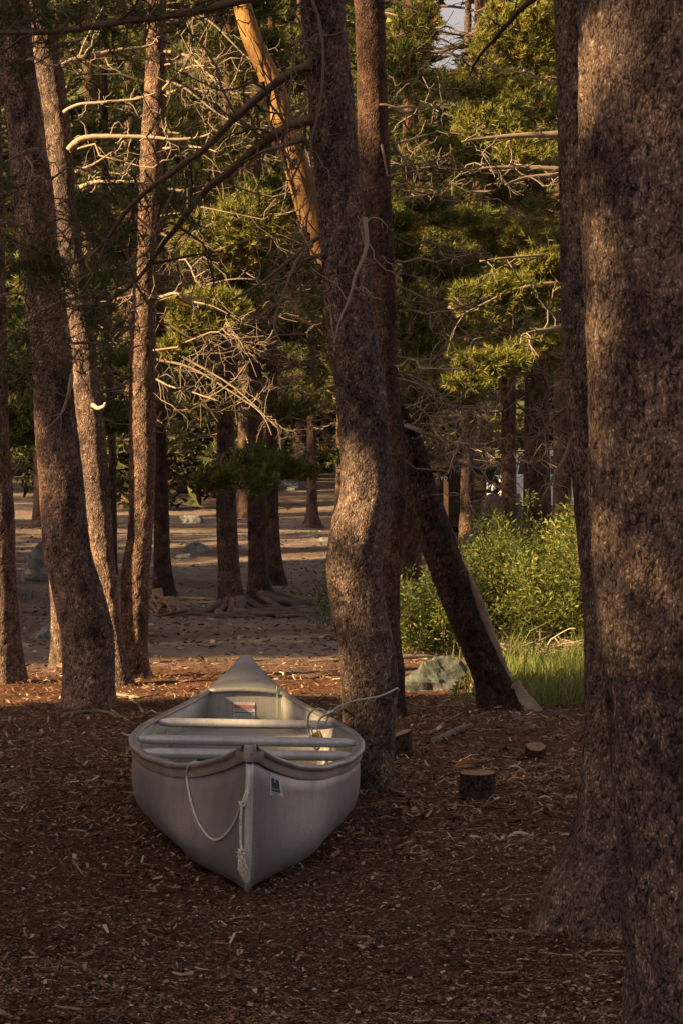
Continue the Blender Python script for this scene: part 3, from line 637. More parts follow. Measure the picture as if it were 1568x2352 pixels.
# ---- middle distance
def roots_of(cx, base, d, specs):
    out = []
    for ang, ln, r in specs:
        a = math.radians(ang); n = 12; t = np.linspace(0, 1, n)
        x = cx + np.cos(a + .5 * np.sin(t * 4 + ang)) * (.12 + 1.25 * ln * t); y = d + np.sin(a + .7 * np.sin(t * 5 + ang)) * (.12 + 1.25 * ln * t)
        z = ground(x, y) + .13 * np.exp(-t * 7) + .03 * np.sin(t * 9 + ang) * (1 - t) + .008
        out.append((np.stack([x, y, z], 1), np.interp(t, [0, .2, 1], [r * .95, r * .62, r * .28])))
    return out
dE = 30.2
tE = pine('grey-brown pine with spreading surface roots behind the canoe', [(508, 538, 500), (503, 538, 800), (500, 538, 940), (497, 543, 1150), (500, 550, 1300), (500, 560, 1375), (496, 572, 1412)], dE, mat='bark_far', res=.03, cellw=.06, seed=12, flare=.35, flare_h=.25, top=15,
          live=[(26, 2.7, 7.2, .8, 2.2, 0, 360, 9, 3)], dead=[(16, 1.9, 4.2, .7, 1.6, 150, 400, 9, 4)], cloud=(7.4, 15, 2.4, 300), dead_tone=.6,
          roots=roots_of(pt(535, 0, dE)[0], 0, dE, [(190, .75, .05), (215, .5, .045), (240, .45, .05), (262, .55, .07), (285, .6, .075), (300, .75, .06), (318, .9, .06), (335, 1.0, .05), (205, .9, .03), (350, .9, .05)]))
dF = 32.4
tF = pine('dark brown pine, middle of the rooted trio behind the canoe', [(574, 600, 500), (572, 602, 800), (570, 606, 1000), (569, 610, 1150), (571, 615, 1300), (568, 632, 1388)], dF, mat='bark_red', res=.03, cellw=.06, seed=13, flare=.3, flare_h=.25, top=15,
          live=[(26, 2.9, 7.6, .8, 2.2, 0, 360, 9, 3)], dead=[(10, 2.2, 4.2, .7, 1.4, 180, 380, 8, 4)], cloud=(7.7, 15, 2.4, 300),
          roots=roots_of(pt(602, 0, dF)[0], 0, dF, [(270, .5, .06), (295, .7, .06), (320, .9, .05), (338, 1.0, .05), (352, 1.2, .04)]))
dG = gsolve(634, 1345)
tG = pine('pine at the right of the rooted trio behind the canoe', [(614, 636, 600), (612, 638, 900), (610, 640, 1150), (612, 646, 1270), (610, 660, 1347)], dG, mat='bark_red', res=.034, cellw=.07, seed=14, flare=.3, top=15,
          live=[(22, 2.7, 8.2, .8, 2.2, 0, 360, 8, 3)], dead=[(8, 2.5, 4.2, .7, 1.3, 180, 380, 7, 3)], cloud=(8.5, 15, 2.4, 250))
dD = 35.0
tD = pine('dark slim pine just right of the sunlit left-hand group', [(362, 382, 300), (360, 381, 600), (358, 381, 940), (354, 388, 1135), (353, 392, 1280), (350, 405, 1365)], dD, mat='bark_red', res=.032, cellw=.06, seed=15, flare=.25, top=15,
          live=[(26, 2.2, 7.6, .8, 2.2, 0, 360, 8, 3)], dead=[(12, 2.0, 4.5, .7, 1.6, 150, 400, 9, 4)], cloud=(8, 15, 2.4, 250))
dH = gsolve(722, 1214)
tH = pine('lone slim pine on the dirt left of the wavy trunk', [(706, 724, 700), (705, 727, 950), (705, 728, 1100), (704, 732, 1180), (700, 742, 1218)], dH, mat='bark_far', res=.03, cellw=.06, seed=16, flare=.5, top=16,
          live=[(30, 2.6, 10, 1.0, 2.6, 0, 360, 8, 3)], dead=[(14, 1.8, 3.5, .8, 1.8, 0, 360, 8, 4)], needle=(.09, 14, .006), cloud=(10, 16, 2.6, 250))
tI = pine('thin trunk showing between the two sunlit left pines', [(232, 250, 300), (240, 258, 700), (250, 268, 1080), (252, 270, 1290), (250, 273, 1325)], gsolve(262, 1322), mat='bark_far', res=.03, cellw=.06, seed=17, top=15,
          live=[(28, 3.2, 8.5, .9, 2.2, 0, 360, 8, 3)], dead=[(8, 2, 4, .8, 1.6, 0, 360, 7, 4)], needle=(.08, 14, .005), cloud=(8.6, 15, 2.4, 200))
dP = gsolve(392, 1125)
tP = pine('reddish trunk left of the brush pile', [(384, 396, 900), (383, 398, 1050), (382, 402, 1128)], dP, mat='bark_red', res=.04, cellw=.08, seed=18, top=15,
          live=[(24, 3.6, 10, 1.0, 2.6, 0, 360, 8, 3)], needle=(.10, 13, .007))
dK = 38.0
tK = pine('straight slim pine rising out of the willow bush', [(1156, 1180, 300), (1152, 1182, 700), (1150, 1184, 1000), (1149, 1186, 1180), (1148, 1190, 1330)], dK, mat='bark_far', res=.034, cellw=.07, seed=19, top=15,
          live=[(34, 2.7, 8.3, 1.0, 2.2, 0, 360, 10, 3)], dead=[(12, 1.6, 3, .8, 1.6, 0, 360, 9, 4)], cloud=(8.6, 15, 2.4, 250), needle=(.085, 14, .006), tone0=.55)
tM = pine('thick reddish trunk in front of the parked car', [(1208, 1252, 300), (1204, 1256, 800), (1201, 1262, 1060), (1198, 1266, 1200), (1190, 1280, 1310)], 42, mat='bark_red', res=.038, cellw=.08, seed=20, top=16,
          live=[(30, 3.2, 9.2, 1.0, 2.6, 0, 360, 10, 3)], dead=[(12, 1.7, 3.4, .8, 1.8, 0, 360, 9, 4)], cloud=(9.3, 16, 2.6, 250), needle=(.09, 13, .0065), tone0=.5)
tN = pine('short-looking trunk beside the brown dumpster', [(1064, 1082, 500), (1061, 1083, 900), (1059, 1084, 1040), (1056, 1088, 1130), (1050, 1096, 1250)], 46, mat='bark_far', res=.03, cellw=.06, seed=21, top=16,
          live=[(30, 2.9, 6.6, 1.0, 2.4, 0, 360, 9, 3)], dead=[(10, 1.7, 3, .8, 1.6, 0, 360, 9, 4)], needle=(.095, 12, .007))
tJ = pine('pine hidden behind the big right-hand trunks, its lit boughs reaching left', [(1330, 1385, 0), (1325, 1385, 700), (1322, 1390, 1200), (1315, 1400, 1500)], 25, mat='bark', res=.025, cellw=.03, seed=22, top=14,
          cloud=(6.2, 14, 2.2, 200))
tW = pine('dense pine behind the second slim trunk, left of the patch of sky', [(925, 958, 100), (922, 960, 500), (920, 962, 900), (918, 966, 1250)], 40, mat='bark_far', res=.03, cellw=.05, seed=23, top=15,
          live=[(34, 2.6, 8.6, 1.0, 2.3, 0, 360, 10, 3)], dead=[(10, 1.8, 3, .8, 1.6, 0, 360, 9, 4)], needle=(.09, 13, .0065), cloud=(8.8, 15, 2.4, 250))
BGT = [(-60, 44, 'pine at the far left edge behind the parked car'), (98, 54, 'background pine showing beside the dark front pine'), (205, 50, 'background pine behind the curved sunlit trunk'), (418, 78, 'background pine whose dead limbs hang above the brush pile'),
       (478, 66, 'pale straight trunk behind the brush pile'), (565, 58, 'background pine behind the bare yellow trunk'), (690, 74, 'background pine between the rooted trio and the lone slim pine'), (790, 60, 'background pine mostly hidden by the wavy trunk'),
       (962, 64, 'background pine above the brown dumpster'), (1098, 62, 'dark trunk just right of the dumpster'), (1290, 52, 'background pine above the silver car'), (300, 62, 'background pine hidden behind the bright sunlit half trunk')]
for i, (px, d, lab) in enumerate(BGT):
    w = .16 / d * F; zt = CH + HZ / F * d
    yb = HZ + (CH - gz(pt(px, 0, d)[0], d)) / d * F
    pine(lab, [(px - w * .8, px + w * .8, 300), (px - w, px + w, 1000), (px - w * 1.15, px + w * 1.15, yb)], d, mat='bark_far', res=.06, cellw=.12, seed=30 + i, top=zt + 4,
         live=[(34, 1.9, zt + 1, 1.2, 3.0, 0, 360, 8, 3)], dead=[(10, 1.6, 4.2, .9, 2.0, 0, 360, 8, 3)], needle=(.15, 10, .012), tone0=.36, dead_tone=.6, cloud=(zt + 1, zt + 4.5, 2, 80))

# ---- the far-off wood on the added rise behind
wb, cb = MB(), MB()
for q in range(150):
    d = rng.uniform(72, 230); px = rng.uniform(-260, 1820); px = px + 120 if 980 < px < 1100 else px; x0 = pt(px, 0, d)[0]; z0 = gz(x0, d); h = rng.uniform(11, 19)
    zz = np.linspace(-.2, h, 7); wb.tube(np.stack([x0 + 0 * zz, d + 0 * zz, z0 + zz], 1), np.linspace(.22, .04, 7), 6, tone=.4)
    c = crown_cloud(x0, d, z0 + 1.5, z0 + h, 2.6, 160); c = c[~in_sky_gap(c, .8)]; clumps(cb, c, 1.0, 6, .4)
o = wb.build('pine_wood_trunks', M['bark_far'], kind='stuff'); tag(o, 'trunks of the dense pine wood far behind', 'wood')
o = cb.build('pine_wood', M['needles_far'], smooth=False, kind='stuff'); tag(o, 'dense dark pine wood far behind the clearing', 'wood')

# ------------------------------------------------------------------ the canoe
LEN = 4.9
cy_, cr_ = math.atan2(.178, LEN), math.radians(1.2)
canoe = thing('canoe', 'weathered grey aluminium canoe lying on the forest floor', 'canoe', (-.329, 10.08, .004))
canoe.rotation_euler = (0, cr_, cy_)
CM = Matrix.Translation((-.329, 10.08, .004)) @ Matrix.Rotation(cy_, 4, 'Z') @ Matrix.Rotation(cr_, 4, 'Y')
CMn = np.array(CM)
def cworld(p): p = np.atleast_2d(p); return p @ CMn[:3, :3].T + CMn[:3, 3]
CMi = np.linalg.inv(CMn)
def clocal(p): p = np.atleast_2d(p); return p @ CMi[:3, :3].T + CMi[:3, 3]
_s = [0, .15, .3, .65, 1.0, 1.5, 2.0, 2.45]; _w = [.010, .042, .082, .180, .283, .398, .470, .492]; _h = [.530, .497, .462, .398, .360, .339, .332, .330]
ws = np.linspace(0, 2.45, 246)
def _sm(v):
    a = np.interp(ws, _s, v); k = np.hanning(33); k /= k.sum(); e = np.concatenate([2 * a[0] - a[16:0:-1], a, a[-2:-18:-1]]); return np.convolve(e, k, 'valid')
WW, HH = _sm(_w), _sm(_h)
def half_w(s): return np.interp(np.minimum(s, LEN - s), ws, WW)
def sheer(s): return np.interp(np.minimum(s, LEN - s), ws, HH)
def hull(s, u, side):
    """point of the hull: s along the boat, u from keel (0) to gunwale (1)"""
    s, u = np.broadcast_arrays(np.asarray(s, float), np.asarray(u, float)); e = np.minimum(s, LEN - s)
    m = sstep(-.6, .3, e); nexp = 3.8; ph = np.clip(u, 1e-4, 1) * math.pi / 2
    xu, zu = np.sin(ph) ** (2 / nexp), 1 - np.clip(np.cos(ph), 0, 1) ** (2 / nexp)
    xv, zv = u ** .42, u * .9 + .1 * u ** 3
    x = half_w(s) * ((1 - m) * xv + m * xu) * (1 + .05 * np.sin(math.pi * u) * sstep(.3, 1.2, e)) * (1 + .36 * np.sin(math.pi * u ** .6) * np.exp(-((e - .6) / .45) ** 2) * sstep(0, .2, e)); zk = .02 * np.clip(1 - e / 1.2, 0, 1) ** 2; z = zk + (sheer(s) - zk) * ((1 - m) * zv + m * zu)
    foot = .05 * np.exp(-u * 7) * np.clip(1 - e / .9, 0, 1) ** 1.5
    y = s + np.where(s < LEN / 2, foot, -foot)
    x = x * side
    if side < 0:      # the dent in the left bow
        g = np.exp(-((s - 1.0) / .16) ** 2 - ((u - .5) / .14) ** 2) - .35 * np.exp(-((s - .8) / .22) ** 2 - ((u - .62) / .12) ** 2); x = x + .026 * g
    return np.stack([x, y, z], -1)
ss = np.unique(np.concatenate([np.linspace(0, .5, 26), np.linspace(.5, LEN - .5, 79), np.linspace(LEN - .5, LEN, 26)]))
uu = np.linspace(0, 1, 26)
SS, UU = np.meshgrid(ss, uu, indexing='ij')
def cpart(mb, name, mat, smooth=True, **k):
    o = mb.build(name, M[mat], None, smooth, **k); o.parent = canoe; return o
mb = MB(); L_ = hull(SS, UU[:, ::-1], -1); R_ = hull(SS, UU, 1)
mb.grid(np.concatenate([L_, R_[:, 1:]], 1)[:, ::-1])
h_ = cpart(mb, 'hull', 'alu'); md = h_.modifiers.new('s', 'SOLIDIFY'); md.thickness = .004; md.offset = -1
h_.data.materials.append(M['alu_in']); md.material_offset = 1
def frame_at(s, side):
    p = np.stack([half_w(s) * side, s, sheer(s)], -1); return p
prof = np.array([(.0045, -.042), (.0075, -.0415), (.008, -.039), (.008, -.030), (.0085, -.015), (.009, -.0105), (.0105, -.0095), (.016, -.007), (.021, .003), (.017, .011), (.004, .014), (-.012, .013), (-.017, .008), (-.016, .001), (-.006, -.001), (-.004, -.006), (.0045, -.010)])
for side in (-1, 1):
    s = np.linspace(0.004, LEN - .004, 200); p = frame_at(s, side); t = nrm(np.gradient(p, axis=0)); out = nrm(np.cross(t, [0, 0, 1])) * side
    P = p[:, None] + out[:, None] * prof[None, :, :1] + np.array([0, 0, 1.]) * prof[None, :, 1:]
    mb = MB(); mb.grid(P if side > 0 else P[:, ::-1], closed=True); cpart(mb, 'gunwale', 'alu_rim')
def zend(s, end): return s if end == 0 else LEN - s
for end in (0, 1):
    # deck plate with a rolled inner edge
    a = np.linspace(.012, .66, 22); s = zend(a, end); v = np.linspace(-1, 1, 11); Sg, Vg = np.meshgrid(s, v, indexing='ij')
    P = np.stack([half_w(Sg) * Vg * .985, Sg, sheer(Sg) + .016 + .012 * (1 - Vg ** 2) * np.minimum(1, np.minimum(Sg, LEN - Sg) * 3)], -1)
    mb = MB(); mb.grid(P if end else P[:, ::-1]); 
    lip = P[-1] + np.array([0, (1 if end == 0 else -1) * .004, -.012]); mb.tube(lip, .014, 10)
    o = cpart(mb, 'deck', 'alu_in')
    # wrap-round cap on the stem head
    pl = [(-.062, .085), (-.056, .070), (-.028, .000), (-.020, -.010), (.020, -.010), (.028, .000), (.056, .070), (.062, .085)]
    mb = MB(); rows_ = []
    for dz, sc in ((-.046, .78), (-.043, .82), (.004, .82), (.012, .76), (.014, .6)):
        rows_.append([(x * sc, zend(y, end), float(sheer(max(0, min(y, .1)))) + dz + (0 if dz > 0 else 0)) for x, y in pl])
    mb.grid(np.array(rows_)); cap = np.array(rows_[-1]); mb.add(cap, [[0, 1, 2, 7], [2, 3, 6, 7], [3, 4, 5, 6]] if False else [[0, 1, 6, 7], [1, 2, 5, 6], [2, 3, 4, 5]])
    cpart(mb, 'stem_cap', 'alu_rim')
    # stem: centre bar and riveted flanges
    u = np.linspace(.02, .985, 40); st = (hull(zend(0, end), u, 1) + hull(zend(0, end), u, -1)) / 2; st[:, 1] += (-.003 if end == 0 else .003)
    mb = MB(); mb.tube(st, np.interp(u, [0, .25, .5], [.006, .011, .0145]), 10); cpart(mb, 'stem_bar', 'alu_bright' if end == 0 else 'alu')
    for side in (-1, 1):
        s_, u_ = np.meshgrid(zend(np.linspace(0, .062, 4), end), np.linspace(.0, .93, 40), indexing='ij'); P = hull(s_, u_, side); P[..., 0] += side * .0035
        P[..., 1] += (-.001 if end == 0 else .001)
        mb = MB(); mb.grid(P); cpart(mb, 'stem_flange', 'alu_rim')
# bulkheads under the decks, seat boxes, thwarts, ribs
def section_panel(s0, utop, mat, name):
    u = np.linspace(0, utop, 18); A = hull(s0, u, -1); B_ = hull(s0, u, 1); v = np.linspace(0.008, .992, 7)[None, :, None]
    P = A[:, None] * (1 - v) + B_[:, None] * v; top = P[-1:].copy(); top[..., 2] = float(sheer(s0)) + .016; P = np.concatenate([P, top]); mb = MB(); mb.grid(P); return cpart(mb, name, mat)
section_panel(LEN - .652, .985, 'alu_in', 'bulkhead'); section_panel(.652, .985, 'alu_in', 'bulkhead')
for s0, s1 in ((3.62, 4.19), (.71, 1.18)):
    zt = .235; mb = MB()
    def wat(s):
        u = np.linspace(0, 1, 80); p = hull(s, u, 1); return float(np.interp(zt, p[:, 2], p[:, 0])) - .006
    sv = np.linspace(s0, s1, 8); w_ = np.array([wat(q) for q in sv]); v = np.linspace(-1, 1, 9)
    P = np.stack([w_[:, None] * v, np.repeat(sv[:, None], 9, 1), np.full((8, 9), zt)], -1); mb.grid(P)
    e0 = s0 if s0 > 2 else s1; wq = wat(e0); u = np.linspace(0, 1, 60); pr = hull(e0, u, 1); zz = np.linspace(.02, zt, 8); xw = np.interp(zz, pr[:, 2], pr[:, 0]) - .005
    P = np.stack([xw[:, None] * v, np.full((8, 9), e0), np.repeat(zz[:, None], 9, 1)], -1); mb.grid(P)
    mb.tube(np.stack([wq * v, np.full(9, e0 - (.004 if s0 > 2 else -.004)), np.full(9, zt - .004)], -1), .010, 8); cpart(mb, 'seat', 'alu_in')
for s0 in (1.86, 2.49, 3.27):
    w_ = float(half_w(s0)) - .004; z0 = float(sheer(s0)) - .004; n = 61; t = np.linspace(-1, 1, n); K = 40
    rad = .0195 * np.clip((1 - np.abs(t)) / .16, 0, 1) ** .45 * .8 + .0055; th = np.arange(K) / K * 2 * math.pi
    rr = rad[:, None] * (1 + .022 * np.cos(th * 20)[None]); zoff = z0 - .004
    P = np.stack([np.repeat((w_ * t)[:, None], K, 1), s0 + rr * np.cos(th), zoff + rr * np.sin(th)], -1)
    mb = MB(); mb.grid(P, closed=True); cpart(mb, 'thwart', 'alu_bright')
for s0 in (1.35, 2.12, 2.86, 3.50):
    mb = MB(); u = np.concatenate([np.linspace(.97, 0, 24), np.linspace(0, .97, 24)]); sd = np.concatenate([-np.ones(24), np.ones(24)]); rows_ = []
    for ds, ins in ((-.016, .005), (-.012, .012), (.012, .012), (.016, .005)):
        q = np.array([hull(s0 + ds, a, b_) for a, b_ in zip(u, sd)]); c = np.array([0, s0, .34]); dv = nrm(c - q) * [1, 0, 1]; rows_.append(q + dv * ins)
    mb.grid(np.array(rows_)); cpart(mb, 'rib', 'alu_in')
# rivets along gunwales and stems: one scatter of small domes
def dome(mb, p, nrmv, r):
    nv = nrm(nrmv); a = nrm(np.cross(nv, [.3, .5, .8])); b_ = np.cross(nv, a); th = np.arange(6) / 6 * 2 * math.pi
    ring = np.cos(th)[:, None] * a + np.sin(th)[:, None] * b_
    v = np.concatenate([p + ring * r, p + ring * r * .6 + nv * r * .5, [p + nv * r * .65]])
    f = [[i, (i + 1) % 6, 6 + (i + 1) % 6, 6 + i] for i in range(6)]; mb.add(v, f); mb.f.append(np.array([[6 + i, 6 + (i + 1) % 6, 12] for i in range(6)]) + mb.n - 13)
mb = MB()
for side in (-1, 1):
    for s in np.arange(.12, LEN - .1, .058):
        p = frame_at(np.array([s, s + .01]), side); t = nrm(p[1] - p[0]); out = np.cross(t, [0, 0, 1]) * side; dome(mb, p[0] + out * .0085 + [0, 0, -.028], out, .0042)
    for u in np.arange(.06, .90, .034):
        for end in (0, 1):
            q = hull(zend(.048, end), u, side) + [side * .0035, (-.001 if end == 0 else .001), 0]; dome(mb, q, [side, (-.35 if end == 0 else .35), -.1], .0038)
    for s_, u_ in ((.62, .80), (.66, .77), (.72, .78), (.76, .75), (.60, .62), (1.2, .74), (1.25, .70)):
        dome(mb, hull(s_, u_, side), [side, -.3, 0], .004)
dome(mb, np.array([.004, -.0075, .515]), [0, -1, 0], .008); dome(mb, np.array([-.03, .036, .49]), [-.8, -.6, 0], .005)
cpart(mb, 'rivets', 'alu_rim', kind='stuff')
# bow maker's plate: white decal with blue panels on the right bow
def near_hull(px, py, side, smax=2.2):
    s_, u_ = np.meshgrid(np.linspace(0, smax, 360), np.linspace(0, 1, 200), indexing='ij'); P = hull(s_, u_, side).reshape(-1, 3); q = proj(cworld(P)); dd = np.hypot(q[:, 0] - px, q[:, 1] - py)
    i = np.argmin(np.where(dd < dd.min() + 3, P[:, 1] + .02 * dd, 99)); return s_.reshape(-1)[i], u_.reshape(-1)[i]
corn = [near_hull(*c, 1) for c in ((620.5, 1777), (645, 1786), (650.5, 1832), (621, 1826))]
decal = None
def decal_quad(a0, a1, b0, b1, off, mat, name, parent):
    A, B_ = np.meshgrid(np.linspace(a0, a1, 6), np.linspace(b0, b1, 6), indexing='ij'); c = np.array(corn)
    su = ((1 - A) * (1 - B_))[..., None] * c[0] + (A * (1 - B_))[..., None] * c[1] + (A * B_)[..., None] * c[2] + ((1 - A) * B_)[..., None] * c[3]
    P = hull(su[..., 0], su[..., 1], 1); P[..., 0] += off; P[..., 1] -= off * .4; mb = MB(); mb.grid(P); o = mb.build(name, M[mat], None); o.parent = parent; return o
decal = decal_quad(0, 1, 0, 1, .0012, 'white_print', 'decal', canoe); decal['label'] = 'white decal with dark blue panels'
for a0, a1, b0, b1, mat in ((.12, .40, .11, .55, 'blue_print'), (.50, .84, .11, .55, 'blue_print'), (.40, .50, .27, .55, 'blue_print'), (.10, .86, .585, .72, 'blue_print'),
                            (.10, .20, .76, .84, 'grey_print'), (.24, .33, .76, .84, 'grey_print'), (.37, .46, .76, .84, 'grey_print'), (.50, .60, .76, .84, 'grey_print'), (.64, .72, .76, .84, 'grey_print'), (.08, .92, .885, .905, 'grey_print'), (.10, .30, .93, .96, 'grey_print'), (.36, .56, .93, .96, 'grey_print'), (.62, .86, .93, .96, 'grey_print'), (.02, .90, .045, .06, 'grey_print')):
    decal_quad(a0, a1, b0, b1, .0024, mat, 'print', decal)
# warning label on the stern bulkhead
sb = LEN - .652
def bh(px, py, off=.003):
    """point of the stern bulkhead under a photo position"""
    o = np.array([0, 0, CH]); dv = pt(px, py, 1.0) - o; a = clocal(o)[0]; b_ = clocal(o + dv)[0]; k = (sb - off - a[1]) / (b_[1] - a[1]); return a + (b_ - a) * k
def bh_quad(x0, x1, y0, y1, off, mat, name, parent):
    mb = MB(); tilt = 1.0; mb.add([bh(x0, y0, off), bh(x1, y0 + tilt, off), bh(x1, y1 + tilt, off), bh(x0, y1, off)], [[0, 1, 2, 3]]); o = mb.build(name, M[mat], None, False); o.parent = parent; return o
lab = bh_quad(537, 586, 1613, 1648, .003, 'white_print', 'warning_label', canoe); lab['label'] = 'white warning label with a red band'
bh_quad(538, 585, 1618, 1627, .005, 'red_print', 'print', lab); bh_quad(538, 584, 1634.5, 1637.5, .005, 'grey_print', 'print', lab)
for y0 in (1614.6, 1628.5, 1631.3, 1640, 1643, 1645.6):
    x = 540.
    while x < 580:
        w_ = rng.uniform(3, 8); bh_quad(x, min(x + w_, 583), y0, y0 + 1.1, .005, 'grey_print' if y0 > 1616 else 'red_print', 'print', lab); x += w_ + 1.6
mb = MB(); c = clocal(pt(462, 1748, 13.66))[0]; th = np.arange(20) / 20 * 2 * math.pi
P = np.array([[[c[0] + r_ * math.cos(t), 3.615 + dy_, c[2] + r_ * math.sin(t)] for t in th] for r_, dy_ in ((.019, 0), (.019, -.008), (.016, -.011), (.0005, -.011))]); mb.grid(P, closed=True); cpart(mb, 'drain_plug', 'green_plug')

# ---- painter rope on the bow
def on_hull(px, py, side, off=.007):
    off = off + .006
    s_, u_ = near_hull(px, py, side); p = hull(s_, u_, side); p = cworld(p)[0]; return p + nrm(np.array([0, 0, CH]) - p) * (off + .010)
rope = thing('rope', 'thin pale rope looped over the canoe bow with a frayed end', 'rope', tuple(cworld([[0, -.01, .43]])[0]))
gun = cworld(frame_at(np.array([.80]), -1) + [[0.0, 0, .018]])[0]
pl = [pt(470, 1758, 10.90), pt(458, 1752, 10.86), pt(445, 1751, 10.82), pt(434, 1760, 10.80)] + [on_hull(a, b_, -1, o_) for a, b_, o_ in ((430, 1778, .014), (432, 1805, .010), (440, 1845, .008), (452, 1882, .008), (466, 1906, .007), (482, 1924, .007), (498, 1930, .008), (515, 1921, .008), (530, 1903, .008), (543, 1878, .008), (551, 1858, .010))]
kn = pt(556, 1846, 10.035); ey = pt(571, 1806, 10.055)
P = smooth_path(np.array(pl + [kn]), 110)
mb = MB(); mb.tube(P, .0046, 7); mb.build('loop', M['rope'], rope)
mb = MB()
mb.tube(smooth_path(np.array([kn, pt(562, 1828, 10.035), ey]), 20), .0034, 7); mb.tube(smooth_path(np.array([kn, pt(566, 1832, 10.03), pt(572, 1812, 10.05)]), 20), .0034, 7)
th = np.linspace(0, 4 * math.pi, 50); mb.tube(np.stack([kn[0] + .010 * np.cos(th), kn[1] + .010 * np.sin(th), kn[2] + .008 * np.sin(th * 1.5)], 1), .0034, 6); mb.build('knot', M['rope'], rope)
mb = MB(); tail = smooth_path(np.array([kn, pt(554, 1872, 10.03), pt(553, 1905, 10.035), pt(554, 1935, 10.04), pt(555, 1956, 10.04)]), 40); mb.tube(tail, .0045, 7)
k2 = tail[-1]; mb.tube(np.stack([k2[0] + .009 * np.cos(th), k2[1] + .009 * np.sin(th), k2[2] + .007 * np.sin(th * 1.5)], 1), .0034, 6)
for e in (pt(541, 1958, 10.06), pt(543, 1970, 10.05), pt(547, 1950, 10.05)): mb.tube(curvy(k2, e, 6, .12), .0016, 4)
mb.build('tail', M['rope'], rope)
mb = MB()      # unravelled tassel
axis = smooth_path(np.array([k2, pt(557, 1975, 10.04), pt(560, 1992, 10.04), pt(565, 2012, 10.045), pt(568, 2026, 10.05)]), 16); tt = np.linspace(0, 1, 16)
for q in range(46):
    a = rng.uniform(0, 2 * math.pi); r_ = .021 * np.interp(tt, [0, .15, .55, .85, 1], [.15, .45, 1.0, .7, .12]) * rng.uniform(.3, 1); w_ = rng.standard_normal((16, 3)) * .0012
    mb.tube(axis + np.stack([r_ * np.cos(a + 2 * tt), r_ * np.sin(a + 2 * tt) * .6, 0 * tt], 1) + w_, .0014, 4, cap=False)
mb.build('frayed_end', M['rope'], rope)

# ---- cable lock between canoe and tree
cab = thing('lock_cable', 'pale steel cable running from the canoe thwart round the tree', 'cable', tuple(pt(757, 1637, 13.2)))
crimp = pt(757, 1638, 13.18)
tc = pt(847, 1590, 13.49); loop = []
front = [pt(790, 1618, 13.26), pt(812, 1610, 13.285), pt(840, 1605, 13.29), pt(868, 1600, 13.29), pt(895, 1589, 13.36), pt(911, 1581, 13.46)]
back = [pt(912, 1590, 13.56), pt(890, 1600, 13.66), pt(845, 1612, 13.70), pt(802, 1622, 13.62), pt(785, 1628, 13.42)]
mb = MB(); mb.tube(smooth_path(np.array([crimp] + [pt(772, 1626, 13.21)] + front + back + [pt(772, 1634, 13.25), crimp]), 160), .0052, 8); mb.build('tree_loop', M['cable'], cab)
mb = MB(); mb.tube(np.array([crimp + [-.012, 0, -.012], crimp + [.014, 0, .014]]), .011, 10); mb.build('crimp', M['steel'], cab)
mb = MB(); mb.tube(smooth_path(np.array([crimp, pt(738, 1629, 13.2), pt(720, 1631, 13.24), pt(709, 1645, 13.28), pt(708, 1668, 13.30), pt(712, 1690, 13.3), pt(720, 1712, 13.2), pt(728, 1722, 13.1), pt(736, 1712, 13.05), pt(738, 1695, 13.05)]), 90), .0048, 8)
mb.tube(smooth_path(np.array([crimp, pt(742, 1645, 13.2), pt(733, 1654, 13.2), pt(731, 1664, 13.2), pt(738, 1668, 13.2), pt(748, 1660, 13.2), crimp]), 50), .0048, 8); mb.build('lock_loop', M['cable'], cab)
lock = thing('padlock', 'brass padlock hanging at the rear thwart of the canoe', 'padlock', tuple(pt(729, 1692, 13.14)))
mb = MB(); c = pt(727, 1690, 13.14); mb.box([-.022, -.011, -.021], [.022, .011, .021]); o = mb.build('body', M['brass'], None, False); o.parent = lock; o.rotation_euler = (0, math.radians(-28), math.radians(-30))
bv = o.modifiers.new('b', 'BEVEL'); bv.width = .003; bv.segments = 2
mb = MB(); th = np.linspace(0, math.pi, 14); arc = np.concatenate([[[-.013, 0, .015]], np.stack([-.013 * np.cos(th), 0 * th, .034 + .014 * np.sin(th)], 1), [[.013, 0, .015]]]); mb.tube(arc, .0038, 8); o = mb.build('shackle', M['steel'], None); o.parent = lock; o.rotation_euler = (0, math.radians(-28), math.radians(-30))
mb = MB(); top_ = cworld(bh(637, 1575, .02) * [1, 1, 1])[0]; bot_ = cworld(bh(638, 1668, .02))[0]
mb.tube(smooth_path(np.array([top_, (top_ + bot_) / 2 + [.002, -.004, 0], bot_]), 12), .0036, 6); o = mb.build('green_cord', M['green_cord']); o.parent = canoe; o.matrix_parent_inverse = CM.inverted(); o['label'] = 'green cord hanging from the stern deck'

# ------------------------------------------------------------------ large branches that cross the picture
tf = []
hero(mid, [(715, 150), (640, 190), (560, 258), (480, 335), (395, 397), (340, 440), (290, 490), (240, 560), (180, 598), (120, 612)], 13.4, 15.2, .023, .006, 20, (.2, .6), tone=.30, tufts=tf)
hero(mid, [(720, 270), (660, 290), (600, 328), (520, 395), (462, 448), (405, 520), (355, 590), (310, 650), (250, 690), (190, 725)], 13.4, 15.6, .027, .005, 22, (.2, .6), tone=.26, tufts=tf)
hero(mid, [(700, 320), (640, 340), (600, 352), (560, 372)], 13.4, 13.9, .014, .006, 6, (.15, .4), tone=.3)
hero(mid, [(790, 525), (752, 536), (705, 565), (640, 620), (580, 668), (528, 698)], 13.35, 14.0, .015, .005, 7, (.15, .4), tone=.4)
hero(mid, [(718, 558), (690, 590), (662, 650), (632, 725), (632, 755), (650, 790), (680, 820)], 13.35, 13.2, .009, .0035, 4, (.08, .25), 'pale_twig', .35, 'dead_branch')
hero(mid, [(742, 585), (700, 600), (668, 628), (620, 650)], 13.4, 13.8, .012, .005, 5, (.1, .3), tone=.3)
